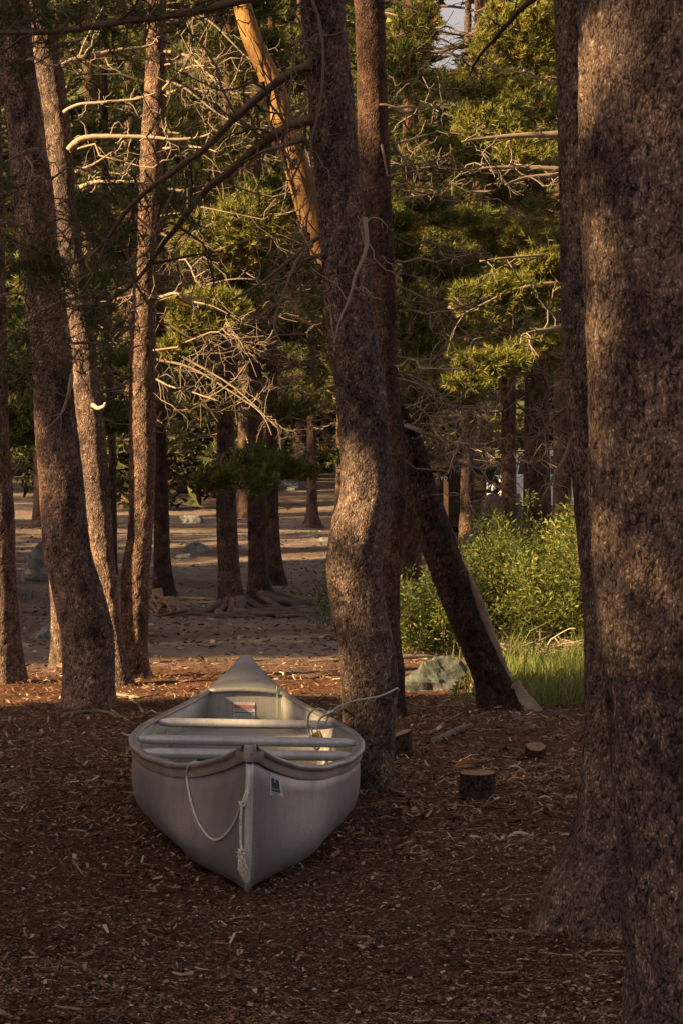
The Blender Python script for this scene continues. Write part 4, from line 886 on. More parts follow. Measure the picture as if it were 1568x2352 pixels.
hero(mid, [(838, 500), (840, 560), (818, 620), (795, 690), (775, 730), (762, 785)], 13.32, 13.2, .012, .003, 9, (.06, .25), 'pale_twig', .75, 'dead_branch')
hero(mid, [(715, -10), (735, 60), (742, 140), (735, 240), (716, 330), (722, 420), (708, 500), (700, 560)], 13.2, 13.1, .008, .004, 9, (.1, .35), 'pale_twig', .2, 'dead_branch')
hero(mid, [(670, 20), (700, 70), (680, 110), (668, 200), (660, 300), (648, 390)], 13.3, 13.1, .006, .003, 8, (.1, .4), 'pale_twig', .15, 'dead_branch')
tf2 = []
hero(mid, [(740, -20), (600, -5), (450, 28), (300, 48), (150, 72), (0, 76), (-60, 70)], 13.3, 14.4, .024, .012, 22, (.2, .5), tone=.2, tufts=tf2)
hero(tA, [(88, 345), (70, 347), (40, 362), (12, 378)], 18.1, 17.8, .018, .006, 4, (.15, .35), 'pale_twig', .2, 'dead_branch')
hero(tA, [(60, 360), (75, 380), (70, 410), (50, 425), (0, 450)], 17.9, 17.5, .009, .003, 5, (.15, .4), 'pale_twig', .2, 'dead_branch')
hero(tA, [(165, 862), (158, 905), (140, 950), (106, 985)], 18.0, 17.7, .014, .004, 3, (.1, .3), 'pale_twig', .3, 'dead_branch')
hero(tA, [(200, 680), (140, 695), (90, 720), (40, 760), (0, 800)], 18.0, 17.6, .012, .004, 10, (.2, .5), 'pale_twig', .35, 'dead_branch')
hero(tB, [(158, 345), (180, 322), (230, 312), (320, 315), (400, 322), (455, 318), (485, 308)], 20.1, 20.0, .024, .007, 16, (.05, .16), 'pale_twig', .75, 'dead_branch', sub=0)
hero(tB, [(148, 258), (180, 240), (240, 234), (310, 226), (358, 210)], 20.1, 19.9, .014, .005, 7, (.08, .3), 'pale_twig', .7, 'dead_branch')
hero(tB, [(142, 148), (200, 132), (270, 118), (340, 108)], 20.1, 20.3, .026, .01, 7, (.08, .3), 'pale_twig', .65, 'dead_branch')
hero(tB, [(185, 430), (215, 418), (270, 416), (345, 418)], 20.0, 19.8, .016, .009, 12, (.05, .14), 'pale_twig', .8, 'dead_branch', sub=0)
hero(tB, [(175, 396), (210, 380), (240, 362), (258, 348)], 20.0, 19.8, .012, .004, 3, (.05, .14), 'pale_twig', .5, 'dead_branch')
hero(tB, [(214, 930), (225, 936), (238, 932), (242, 925)], 20.05, 19.95, .018, .010, 0, (.05, .14), 'pale_twig', .95, 'dead_branch')
for pp in ([(358, 225), (420, 160), (470, 150)], [(352, 345), (430, 335), (500, 345)], [(360, 115), (440, 130), (510, 200)]): hero(tC, pp, 20.82, 20.3, .013, .004, 14, (.15, .55), 'pale_twig', .6, 'dead_branch', sub=3)
hero(tC, [(338, 700), (400, 672), (440, 690), (475, 700)], 20.84, 20.4, .016, .005, 12, (.15, .5), 'pale_twig', .6, 'dead_branch', sub=3)
hero(tC, [(335, 855), (390, 885), (440, 900), (500, 920)], 20.82, 20.3, .010, .003, 9, (.15, .4), 'pale_twig', .6, 'dead_branch', sub=3)
for pp in ([(905, 655), (960, 680), (1010, 715), (1060, 760), (1100, 800)], [(908, 870), (960, 885), (1000, 920), (1060, 935), (1130, 935)], [(908, 850), (960, 870), (1010, 905)], [(900, 250), (950, 245), (1000, 262)], [(902, 330), (950, 318), (1010, 300)], [(905, 460), (960, 450), (1000, 440)], [(900, 330), (935, 380), (960, 400)]):
    hero(second, pp, 17.8, 18.8, .011, .003, 14 if pp[0][1] > 600 else 4, (.15, .5), 'pale_twig', .45, 'dead_branch', sub=3, down=.25)
hero(twin, [(1240, -20), (1190, 30), (1140, 85), (1100, 130), (1076, 168)], 10.2, 11.5, .012, .004, 6, (.08, .25), tone=.1)
hero(twin, [(1310, 1010), (1295, 1050), (1265, 1110), (1245, 1145)], 15, 15, .012, .006, 6, (.08, .3), 'pale_twig', .4, 'dead_branch')
hero(twin, [(1306, 930), (1270, 960), (1230, 1010), (1190, 1050)], 15, 16, .010, .003, 14, (.15, .45), 'pale_twig', .2, 'dead_branch', sub=3)
# boughs of the pine hidden behind the big right-hand trunks
tj = []
for pp, r0 in (([(1330, 310), (1280, 308), (1180, 312), (1100, 320), (1060, 326)], .040), ([(1330, 392), (1280, 388), (1180, 384), (1110, 388), (1060, 400)], .030), ([(1330, 398), (1280, 402), (1200, 410), (1160, 425)], .03), ([(1330, 748), (1285, 752), (1230, 762), (1200, 770)], .04), ([(1330, 818), (1280, 815), (1220, 818), (1170, 830), (1110, 850), (1050, 880)], .028), ([(1330, 590), (1260, 588), (1180, 592), (1100, 600)], .018), ([(1330, 655), (1260, 650), (1180, 668), (1110, 700), (1050, 730)], .02), ([(1330, 180), (1270, 190), (1200, 160)], .02)):
    hero(tJ, pp, 25, 24.6, r0, .007, 8, (.15, .45), 'pale_twig', .5, 'branch', sub=2, tufts=tj if r0 < .029 else None)

# clusters of needles at the ends of boughs
def cluster(root, blobs, L, per, w, tone0=.5, stem_from=None, twig_mat='twig'):
    """blobs: (px, py, rx, ry, d, n)"""
    per = int(per * 1.35)
    for px, py, rx, ry, d, n in blobs:
        n = int(n * 1.8)
        a = rng.uniform(0, 2 * math.pi, n); r_ = np.sqrt(rng.random(n)); q = np.array([pt(px + rx * r_[i] * math.cos(a[i]), py + ry * r_[i] * math.sin(a[i]), d + rng.uniform(-.5, .5) * rx * d / F * 1.6) for i in range(n)])
        c = pt(px - rx * .6, py + ry * .3, d); ax = nrm(q - c) + [0, 0, .6]
        keep = ~in_sky_gap(q); cb = MB(); needles(cb, q[keep], ax[keep], L, per, w, tone0); cb.build('needle_cluster', M['needles'], root, smooth=False, kind='stuff')
        wb = MB(); hub = curvy(pt(px - rx * 1.1, py + ry * .4, d), pt(px + rx * .5, py, d), 8, .1); wb.tube(hub, np.linspace(.006, .003, 8), 5, tone=.35)
        for i in range(0, n, 4):
            wb.tube(curvy(hub[rng.integers(0, 8)], q[i], 5, .16), np.linspace(.0045, .002, 5), 3, cap=False, tone=.65 + .1 * rng.standard_normal())
        wb.build('branch', M[twig_mat], root)
for pp in ([(325, 775), (420, 822), (520, 880), (585, 935), (640, 990)], [(325, 820), (430, 842), (540, 905), (600, 950), (625, 1000)], [(335, 520), (430, 565), (520, 600), (590, 640), (650, 670)], [(330, 700), (420, 675), (490, 650), (560, 640), (640, 650)], [(355, 20), (470, 40), (570, 130), (620, 160)], [(760, 330), (700, 400), (650, 430), (600, 450)], [(350, 180), (420, 200), (500, 260), (560, 290)]):
    hero(tD, pp, 26, 25.4, .014, .004, 17 if pp[0][1] > 750 else 8, (.2, .6), 'pale_twig', .42 if pp[0][1] > 750 else .3, 'dead_branch', sub=4)
cluster(tD, [(480, 715, 92, 52, 24.8, 150), (440, 740, 50, 35, 24.9, 50), (400, 800, 35, 18, 24.9, 26), (570, 500, 75, 62, 24.8, 110), (470, 545, 85, 50, 25.0, 110), (620, 520, 45, 30, 24.8, 40), (540, 590, 80, 35, 25.1, 70), (500, 330, 60, 40, 27.5, 50), (360, 920, 30, 24, 30, 22), (535, 130, 60, 50, 28, 40), (430, 270, 60, 40, 28, 40), (470, 420, 60, 40, 28, 50)], .075, 20, .0055, .72)
cluster(tE, [(500, 1098, 50, 26, 28.5, 40), (560, 1078, 46, 40, 28.7, 40), (600, 1050, 50, 30, 28.6, 26), (645, 1074, 60, 28, 29, 40), (695, 1082, 36, 22, 29, 16), (590, 1108, 44, 26, 28.3, 26), (470, 1100, 30, 20, 28.4, 10)], .085, 18, .0055, .5)
hero(tE, [(530, 1030), (560, 1060), (610, 1075), (690, 1082)], 30.0, 29, .016, .005, 16, (.1, .3), tone=.4)
hero(tE, [(515, 1040), (505, 1070), (490, 1095), (455, 1110)], 30.0, 28.6, .012, .004, 10, (.1, .3), tone=.4)
cluster(tJ, [(1115, 690, 80, 45, 25, 150), (1170, 660, 50, 30, 25, 50), (1130, 835, 85, 28, 24.6, 130), (1080, 880, 60, 16, 24.5, 50), (1210, 800, 45, 24, 24.8, 50), (1250, 640, 45, 40, 25.2, 60), (1240, 600, 50, 20, 25, 50), (1200, 350, 60, 30, 25.5, 50), (1120, 290, 80, 40, 26, 70)], .075, 20, .0058, .74)
cluster(tK, [(1180, 120, 100, 110, 33, 190), (1120, 60, 50, 60, 33, 70), (1220, 240, 70, 60, 33, 90), (1130, 200, 70, 40, 33.5, 80), (1250, 40, 50, 60, 33, 60), (1090, 180, 40, 30, 33.5, 40), (1260, 140, 40, 80, 33, 70), (1180, 330, 90, 50, 33, 90)], .085, 20, .007, .74)
cluster(tW, [(960, 60, 50, 60, 30, 90), (940, 160, 60, 60, 30, 90), (985, 130, 30, 40, 30, 40), (1000, 340, 80, 50, 32, 90), (950, 480, 60, 50, 32, 70), (1020, 560, 70, 60, 33, 80), (960, 760, 60, 60, 34, 70)], .085, 19, .0055, .5)
def masses(root, x0, x1, y0, y1, d0, d1, n, tone):
    for q in range(n):
        px, py = rng.uniform(x0, x1), rng.uniform(y0, y1)
        cluster(root, [(px, py, rng.uniform(35, 75), rng.uniform(16, 34), rng.uniform(d0, d1), int(rng.uniform(30, 62)))], .09, 15, .0068, tone + .1 * rng.standard_normal())
masses(tD, 375, 720, 20, 430, 29, 35, 15, .5); masses(tF, 380, 720, 430, 960, 29.5, 36, 22, .46); masses(tK, 1060, 1285, 150, 560, 29, 36, 20, .58); masses(tM, 1040, 1285, 520, 980, 29, 37, 20, .52); masses(tW, 905, 1060, 170, 960, 29, 37, 22, .5); masses(tI, 160, 330, 200, 1000, 30, 38, 14, .42); masses(tL, -20, 90, 600, 1030, 24, 30, 12, .4)
for q in range(26):      # undergrowth behind the clearing
    px = rng.uniform(-60, 800) if q < 19 else rng.uniform(880, 1060); d = rng.uniform(60, 84); x0 = pt(px, 0, d)[0]; z0 = gz(x0, d); h = rng.uniform(1.8, 4.2)
    root = thing('young_pine', 'bushy young pine in the dark undergrowth behind the clearing', 'tree', (x0, d, z0), 'young pines of the undergrowth'); tb = MB(); tb.tube(np.array([[x0, d, z0 - .1], [x0 + .05, d, z0 + h * .5], [x0, d, z0 + h]]), [.06, .04, .01], 7, tone=.4); tb.build('trunk', M['bark_far'], root)
    c = crown_cloud(x0, d, z0 + .15, z0 + h, rng.uniform(.8, 1.4), int(70 * h)); cb = MB(); clumps(cb, c, .30, 9, .4); cb.build('crown', M['needles_far'], root, smooth=False, kind='stuff')
# dark long-needled tufts on the near boughs at upper left
cl = []
for (px, py, rx, ry, n, d) in ((60, 590, 80, 45, 60, 15.2), (110, 620, 60, 30, 36, 15.3), (215, 460, 70, 40, 30, 15.0), (250, 560, 60, 50, 24, 15.3), (190, 520, 40, 30, 14, 15.2), (300, 430, 50, 30, 16, 14.8), (185, 680, 40, 40, 14, 15.6), (60, 760, 60, 60, 30, 15.8), (40, 850, 60, 50, 34, 15.9), (180, 820, 50, 50, 12, 15.7), (30, 180, 40, 60, 18, 14.5), (60, 30, 120, 40, 50, 14.5), (350, 30, 120, 30, 40, 14.2), (480, 20, 80, 30, 30, 14), (230, 740, 60, 30, 16, 15.7), (380, 450, 40, 30, 14, 14.6), (110, 60, 80, 50, 30, 14.4), (20, 420, 40, 40, 16, 15)):
    for i in range(n):
        p = pt(px + rx * rng.standard_normal() * .55, py + ry * rng.standard_normal() * .55, d + .25 * rng.standard_normal()); cl.append((p, rng.standard_normal(3) + [0, 0, .6]))
p = np.array([c[0] for c in cl + tf + tf2]); a = np.array([c[1] for c in cl + tf + tf2])
cb = MB(); needles(cb, p, a, .062, 26, .0019, .22, .12, 1.0); cb.build('crown', M['needles'], mid, smooth=False, kind='stuff')
wb = MB()
anch = np.array([pt(a_, b_, d_) for a_, b_, d_ in ((120, 612, 15.2), (180, 598, 15.1), (240, 560, 15), (290, 490, 14.8), (190, 725, 15.6), (250, 690, 15.5), (310, 650, 15.2), (150, 72, 14.2), (0, 76, 14.3), (300, 48, 14), (450, 28, 13.8))])
for pos, ax in cl:
    j = np.argmin(np.linalg.norm(anch - pos, axis=1)); s0 = pos - nrm(ax) * rng.uniform(.08, .22) + (anch[j] - pos) * rng.uniform(.1, .3); wb.tube(curvy(s0, pos, 5, .12), np.linspace(.004, .0022, 5), 3, cap=False, tone=.2)
wb.build('twigs', M['twig'], mid, kind='stuff')
add_crown(tJ, tj, .075, 18, .0048, .55)

# ------------------------------------------------------------------ bushes, grass
def leaves(mb, p, dirs, L, W, tone):
    n = len(p); d = nrm(dirs); side = nrm(np.cross(d, rng.standard_normal((n, 3)))); up = np.cross(d, side); l = (L * rng.uniform(.6, 1.2, n))[:, None]; w = l * W
    v = np.stack([p, p + d * l * .45 + side * w + up * w * .3, p + d * l, p + d * l * .45 - side * w + up * w * .3], 1).reshape(-1, 3); i = np.arange(n)[:, None] * 4
    mb.add(v, np.concatenate([i + [0, 1, 2], i + [0, 2, 3]]), np.repeat(tone, 4))
def bush(label, px0, px1, ptop, d, nst, leaf, dd=.8, tone0=.4, L=.05, name='willow_bush', dense=1.0):
    x0, x1 = pt(px0, 0, d)[0], pt(px1, 0, d)[0]; xc = (x0 + x1) / 2; root = thing(name, label, 'bush', (xc, d, gz(xc, d)))
    wb, lb = MB(), MB(); htop = CH - (ptop - HZ) / F * d
    for q in range(nst):
        x = rng.uniform(x0, x1); y = d + rng.uniform(-.5, .5) * dd; z = gz(x, y); edge = 1 - .45 * abs((x - xc) / (x1 - x0) * 2) ** 2
        h = (htop - z) * edge * rng.uniform(.35, 1.12) * (1 + .22 * math.sin(x * 7 + d)); top_ = np.array([x + rng.normal(0, .24), y + rng.normal(0, .2), z + h]); st = curvy([x * .8 + xc * .2, y, z - .02], top_, 9, .08)
        wb.tube(st, np.linspace(.005, .002, 9), 3, cap=False, tone=.15)
        nl = int(leaf * 1.7 * h * dense); k = rng.uniform(.12, 1, nl) * 7.99; i = k.astype(int); p = st[i] + (st[i + 1] - st[i]) * (k - i)[:, None]
        dv = rng.standard_normal((nl, 3)) * [1, 1, .6] + [0, 0, .45]; off = nrm(dv) * rng.uniform(0, .10, (nl, 1)); leaves(lb, p + off, dv, L, .17, np.clip(tone0 + .2 * rng.standard_normal() + .15 * rng.standard_normal(nl), 0, 1))
    wb.build('stems', M['twig'], root, kind='stuff'); lb.build('leaves', M['leaf'], root, smooth=False, kind='stuff'); return root
bush('low green willow bush left of the leaning dead tree', 900, 1075, 1275, 24.2, 70, 150, .9, .38)
bush('big leafy willow bush between the leaning tree and the right trunks', 1040, 1300, 1190, 26.4, 150, 150, 1.4, .36)
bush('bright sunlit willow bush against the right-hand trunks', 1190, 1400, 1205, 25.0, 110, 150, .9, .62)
bush('small sparse willow sapling just left of the wavy trunk', 705, 790, 1290, 27.5, 14, 60, .4, .3, .05)
bush('low willow growth in front of the old grey stump', 1060, 1260, 1200, 33, 40, 90, .8, .4, .06)
gb = MB(); n = 9000; px = rng.uniform(1035, 1420, n); py = rng.uniform(1500, 1632, n)
keep = (rng.random(n) < .12 + .88 * sstep(1060, 1180, px) * sstep(1640, 1590, py)) & ~((px < 1210) & (px > 1080) & (py > 1600)); px, py = px[keep], py[keep]; d = CH * F / (py - HZ); x = (px - CX) / F * d; n = len(px)
base = np.stack([x, d, ground(x, d) - .01], 1); tuft = vnoise(x * 3, d * 3); h = (.10 + .12 * rng.random(n)) * (1 + .6 * tuft); h[rng.random(n) < .012] *= 2.2
lean_ = rng.standard_normal((n, 3)) * [.35, .35, 0] + [.1, 0, 1]; tip = base + nrm(lean_) * h[:, None]; sd = nrm(np.cross(lean_, rng.standard_normal((n, 3)))) * .0035; md_ = base + nrm(lean_ * [.5, .5, 1]) * h[:, None] * .5
v = np.stack([base - sd, base + sd, md_ + sd * .8, md_ - sd * .8, tip], 1).reshape(-1, 3); i = np.arange(n)[:, None] * 5
gb.add(v, np.concatenate([i + [0, 1, 2], i + [0, 2, 3], i + [3, 2, 4]]), np.repeat(np.clip(.42 + .25 * tuft + .2 * rng.standard_normal(n), 0, 1), 5))
o = gb.build('grass', M['grass'], smooth=False, kind='stuff'); tag(o, 'tall sunlit grass between the leaning tree and the right trunks', 'grass')
sp = MB(); base = gpt(345 * .7656 * .95, 2372 * .7656 + 3)   # one fresh sprig lying on the litter
leaves(sp, base + rng.standard_normal((22, 3)) * [.02, .01, .003] + [0, 0, .012], rng.standard_normal((22, 3)) * [1, .6, .25] + [0, 0, .2], .045, .09, np.full(22, .45)); tag(sp.build('green_sprig', M['leaf'], smooth=False), 'tiny green sprig on the litter left of the canoe', 'sprig')

# ------------------------------------------------------------------ litter: chips, needles and twigs on the forest floor
def litter(n, dmin, dmax, lmin, lmax, asp, lift, name, label, power=2.0, tone_mu=.5, tone_sd=.22, fade=None):
    u = rng.random(n); d = (dmin ** (1 - power) + u * (dmax ** (1 - power) - dmin ** (1 - power))) ** (1 / (1 - power)); px = rng.uniform(-90, 1660, n); x = (px - CX) / F * d
    cl_ = clocal(np.stack([x, d, 0 * x], 1)); inb = (cl_[:, 1] > .1) & (cl_[:, 1] < LEN - .1) & (np.abs(cl_[:, 0]) < half_w(np.clip(cl_[:, 1], 0, LEN)) * .62); x, d = x[~inb], d[~inb]
    if fade: k_ = rng.random(len(d)) < sstep(*fade, d + 1.5 * vnoise(x * .8, d * .8)) ; x, d = x[k_], d[k_]
    n = len(x)
    z = ground(x, d) + .010 * fbm(x * 9, d * 9, 3, 2) + lift * rng.random(n); a = rng.uniform(0, 2 * math.pi, n); L = (lmin * (lmax / lmin) ** rng.random(n))[:, None]; W = L * asp * rng.uniform(.6, 1.5, (n, 1))
    t = np.stack([np.cos(a), np.sin(a), rng.normal(0, .22, n)], 1); s_ = np.stack([-np.sin(a), np.cos(a), rng.normal(0, .35, n)], 1); c = np.stack([x, d, z + .004], 1); bend = rng.normal(0, .12, (n, 1)) * L * np.array([0, 0, 1]) + s_ * rng.normal(0, .1, (n, 1)) * L
    v = np.stack([c - t * L / 2 - s_ * W / 2, c - t * L / 2 + s_ * W / 2, c + bend + s_ * W / 2, c + t * L / 2 + s_ * W * .3, c + t * L / 2 - s_ * W * .3, c + bend - s_ * W / 2], 1).reshape(-1, 3)
    i = np.arange(n)[:, None] * 6; mb = MB(); tone = np.clip(tone_mu + tone_sd * rng.standard_normal(n) + .10 * vnoise(x * 1.3, d * 1.3), 0, 1)
    if asp > .3: mb.add(v, np.concatenate([i + [0, 1, 3, 4]]), np.repeat(tone, 6))
    else: mb.add(v, np.concatenate([i + [0, 1, 2, 5], i + [5, 2, 3, 4]]), np.repeat(tone, 6))
    o = mb.build(name, M['litter'], smooth=False, kind='stuff'); tag(o, label, 'litter'); return o
litter(150000, 7.2, 23, .005, .019, .5, .010, 'bark_chips', 'bark chips and crumbs covering the forest floor', 2.2, .47, .31)
litter(15000, 7.2, 24, .02, .055, .05, .010, 'fallen_needles', 'dry brown pine needles strewn over the floor', 2.0, .55, .2)
litter(24000, 8.5, 23, .025, .08, .16, .02, 'dead_leaves', 'dry leaves and bark flakes around the trees', 1.5, .72, .18, (8.5, 16))
litter(14000, 22, 62, .02, .08, .4, .01, 'dirt_crumbs', 'small stones and crumbs on the bare dirt', 1.6, .5, .28, (21, 27))
tb = MB()
for q in range(230):
    d = 7.4 * (23 / 7.4) ** rng.random(); px = rng.uniform(-40, 1620); x = (px - CX) / F * d
    cl_ = clocal([[x, d, 0]])[0]
    if 0 < cl_[1] < LEN and abs(cl_[0]) < half_w(cl_[1]) + .05: continue
    a = rng.uniform(0, math.pi); l = rng.uniform(.04, .03 + .012 * d); e = np.array([math.cos(a) * l, math.sin(a) * l, 0]); P = curvy(np.array([x, d, 0]), np.array([x, d, 0]) + e, 7, .14); P[:, 2] = ground(P[:, 0], P[:, 1]) + .012 + .006 * rng.random()
    tb.tube(P, np.linspace(1, .5, 7) * rng.uniform(.002, .0055), 5, tone=np.clip(.55 + .25 * rng.standard_normal(), 0, 1))
o = tb.build('twig_litter', M['twig'], kind='stuff'); tag(o, 'small dry twigs scattered over the litter', 'litter')
cb = MB()
STK = [('pale curved stick lying at the foot of the dark front pine', [(262, 1612), (300, 1608), (330, 1640)], .012, .8), ('short pale stick below the curved one, left of the canoe', [(230, 1626), (255, 1634), (282, 1650)], .008, .8), ('long thin root-like stick lying left of the canoe stern', [(150, 1645), (230, 1640), (310, 1655), (420, 1638)], .014, .45),
       ('stick lying just behind the left rear of the canoe', [(268, 1598), (320, 1604), (365, 1596)], .011, .7), ('thick broken stick right of the wavy trunk', [(998, 1712), (1030, 1695), (1056, 1682), (1080, 1672)], .024, .5), ('long thin stick slanting beside the second slim trunk', [(985, 1690), (1020, 1662), (1062, 1640)], .008, .7), ('long grey stick lying flat below the two small stumps', [(880, 1815), (940, 1832), (1000, 1836)], .010, .55),
       ('dark stick lying left of the round pale stump', [(1115, 1720), (1160, 1722), (1205, 1730)], .010, .3), ('thick grey stick at the foot of the root flare', [(1120, 2150), (1180, 2152), (1245, 2158)], .013, .5), ('small pale bent chip of wood in the left foreground', [(331, 2138), (338, 2148), (350, 2158)], .009, .8), ('brown stick in the litter left of the canoe bow', [(28, 1828), (55, 1824), (75, 1820)], .008, .7),
       ('reddish stick at the far left below the pines', [(32, 1775), (70, 1772), (110, 1774), (150, 1766)], .009, .6), ('curved stick at the bottom left corner', [(-10, 2330), (20, 2345), (45, 2352)], .010, .7), ('pale stick left of the short wide stump', [(1010, 1790), (1030, 1782), (1052, 1776)], .006, .8)]
for labl, pp, r_, tn in STK:
    P = smooth_path(np.array([gpt(a_, b_) for a_, b_ in pp]), 16); P[:, 2] += r_ * .7; sbm = MB(); sbm.tube(P, np.linspace(r_, r_ * .55, 16), 7, tone=tn, jitter=.08)
    tag(sbm.build('fallen_stick', M['twig']), labl, 'stick', 'sticks on the forest floor')

# ------------------------------------------------------------------ stumps, rocks, brush pile
def stump(label, px, pbase, w, h, tilt=(0, 0), mat='bark_red', flare=.12, group='cut stumps'):
    d = CH * F / (pbase - HZ) + w / 2 * .0; r = w / 2 * d / F; hh = h * d / F; p = np.array([(px - CX) / F * d, d, 0.]); p[2] = gz(p[0], d)
    root = thing('tree_stump', label, 'stump', tuple(p), group); K = 40; th = np.arange(K) / K * 2 * math.pi; zz = np.linspace(-.06, hh, 12)
    rr = r * (1 + .05 * np.cos(3 * th + px) + .03 * np.cos(7 * th))[None] * (1 + flare * np.exp(-np.maximum(zz, 0) / (.3 * hh)))[:, None]
    rr = rr + .006 * fbm(np.cos(th)[None] * 9 + px, np.sin(th)[None] * 9, zz[:, None] * 30, 2); top = zz[:, None] * np.ones(K) + (np.cos(th) * tilt[0] + np.sin(th) * tilt[1])[None] * r * sstep(.3 * hh, hh, zz)[:, None]
    P = np.stack([p[0] + rr * np.cos(th), p[1] + rr * np.sin(th), p[2] + top], -1); mb = MB(); mb.grid(P, closed=True, tone=.35 + .2 * rng.standard_normal((12, K))); mb.build('bark', M[mat], root)
    fr = np.linspace(1.0, .02, 9); Q = P[-1][None] * fr[:, None, None] + P[-1].mean(0) * (1 - fr)[:, None, None]; Q[..., 2] += .002 + .0015 * rng.standard_normal((9, 1)) ; Q[0] = P[-1]; mb = MB(); mb.grid(Q[:, ::-1], closed=True); mb.build('cut_face', M['cut_wood'], root)
stump('short wide stump low on the right, dark bark below its cut', 1097, 1846, 80, 62, (.02, .05))
stump('small round pale stump nearer the right trunks', 1230, 1738, 44, 26, (.0, .35))
stump('low stump hard against the right of the wavy trunk', 922, 1735, 44, 52, (.35, .1))
stump('tiny cut stump at the foot of the leftmost pine', 147, 1548, 30, 18, (0, .3))
stump('small grey stump below the brush pile', 402, 1128, 30, 22, (0, .1), 'bark_far') if False else None
def rock(label, px, pbase, w, h, seed, mat='rock', depth=.8, cuts=7, d=None):
    d = d or gsolve(px, pbase - 1); r = w / 2 * d / F; hh = h * d / F; p = pt(px, pbase, d); p[2] = gz(p[0], d); g = np.random.default_rng(seed); n1, n2 = 22, 40
    ph = np.linspace(0.02, math.pi - .02, n1)[:, None]; th = np.linspace(0, 2 * math.pi, n2, endpoint=False)[None]; V = np.stack([np.sin(ph) * np.cos(th), np.sin(ph) * np.sin(th), np.cos(ph) * np.ones_like(th)], -1)
    R = np.ones((n1, n2))
    for q in range(cuts):
        nv = nrm(g.standard_normal(3) + [0, -.3, .3]); dd = g.uniform(.5, .86); R = np.minimum(R, np.where(V @ nv > .05, dd / np.maximum(V @ nv, .05), 9))
    R = R * (1 + .10 * fbm(V[..., 0] * 3 + seed, V[..., 1] * 3, V[..., 2] * 3, 3)); P = V * R[..., None] * [r, r * depth, hh * 1.0] + [0, 0, hh * .12]; mb = MB(); mb.grid(P, closed=True)
    o = mb.build('rock', M[mat], None, False); o.location = (p[0], p[1] + r * depth * .5, p[2]); tag(o, label, 'rock', 'rocks'); return o
rock('big grey boulder at left between the pines', 98, 1338, 170, 112, 31, cuts=16)
rock('reddish rock beside the big grey boulder', 100, 1375, 62, 30, 4, 'rock_red')
rock('small grey rock in front of the big boulder', 62, 1380, 42, 24, 5)
rock('pale rock at the foot of the dark front pine, left', 104, 1470, 70, 32, 6)
rock('pale pointed rock on the dirt behind the left pines', 436, 1203, 62, 26, 7)
rock('low pale rock left of the rooted trio', 452, 1272, 66, 20, 8)
rock('flat stone just before the low pale rock', 424, 1284, 46, 11, 9)
rock('mossy grey boulder beside the leaning dead tree', 988, 1588, 190, 74, 21, 'rock_moss', cuts=12)
rock('pale blue-grey rock behind the leaning trunk', 1050, 1300, 80, 160, 13, d=30)
rock('grey stone slab behind the rooted trio', 668, 1130, 62, 30, 14)
rock('small red stone at the foot of the leaning tree', 1086, 1592, 26, 20, 15, 'rock_red')
rock('little stone at the foot of the root flare', 1162, 2098, 32, 18, 16, 'rock_red')
rock('small grey stone beside the canoe bow', 502, 2052, 24, 12, 17)
rock('small stone in the left foreground litter', 430, 2285, 22, 10, 18, 'rock_red')
rock('rock just right of the tall slim pine', 745, 1245, 30, 10, 19)
rock('row stone by the brush pile', 420, 1132, 60, 20, 20)
# old grey stump with flaring roots behind the willow
dS = 44.0; root = thing('old_stump', 'old grey tree stump with flaring roots in front of the car', 'stump', tuple(pt(1150, 1290, dS)))
K = 48; th = np.arange(K) / K * 2 * math.pi; zz = np.linspace(-.1, .62, 14); zb = gz(pt(1150, 0, dS)[0], dS)
rr = .8 * (.30 + .55 * np.exp(-np.maximum(zz + .05, 0) / .22))[:, None] * (1 + .16 * np.cos(5 * th + 1)[None] * np.exp(-np.maximum(zz, 0) / .4)[:, None] + .05 * rng.standard_normal(K)[None]); c0 = pt(1150, 0, dS)
P = np.stack([c0[0] + rr * np.cos(th), dS + rr * np.sin(th), zb + .40 + zz[:, None] + .05 * np.cos(3 * th)[None] * sstep(.3, .6, zz)[:, None]], -1); P[0, :, 2] = zb - .1
mb = MB(); mb.grid(P, closed=True); mb.build('trunk', M['root'], root); mb = MB(); Q = np.stack([P[-1], P[-1] * .1 + P[-1].mean(0) * .9]); mb.grid(Q[:, ::-1], closed=True); mb.build('broken_top', M['grey_wood'], root)
# stump remains with pale roots
root = thing('root_stump', 'pale broken stump with tangled roots beside the slim dark pine', 'stump', tuple(gpt(375, 1400))); b0 = gpt(372, 1398); dd = b0[1]
mb = MB(); mb.tube(np.array([pt(362, 1402, dd), pt(364, 1380, dd), pt(360, 1352, dd)]), [.09, .075, .06], 12, jitter=.1); mb.build('trunk', M['cut_wood'], root)
for q in range(12):
    a_ = rng.uniform(-.4, 3.6); l = rng.uniform(20, 60); e = gpt(368 + math.cos(a_) * l, 1404 + abs(math.sin(a_)) * 12); P = curvy(pt(368 + rng.normal(0, 8), 1388 + rng.normal(0, 8), dd), e, 9, .09); rb = MB(); rb.tube(P, np.linspace(.024, .007, 9), 6, jitter=.1); rb.build('root', M['cut_wood'], root)
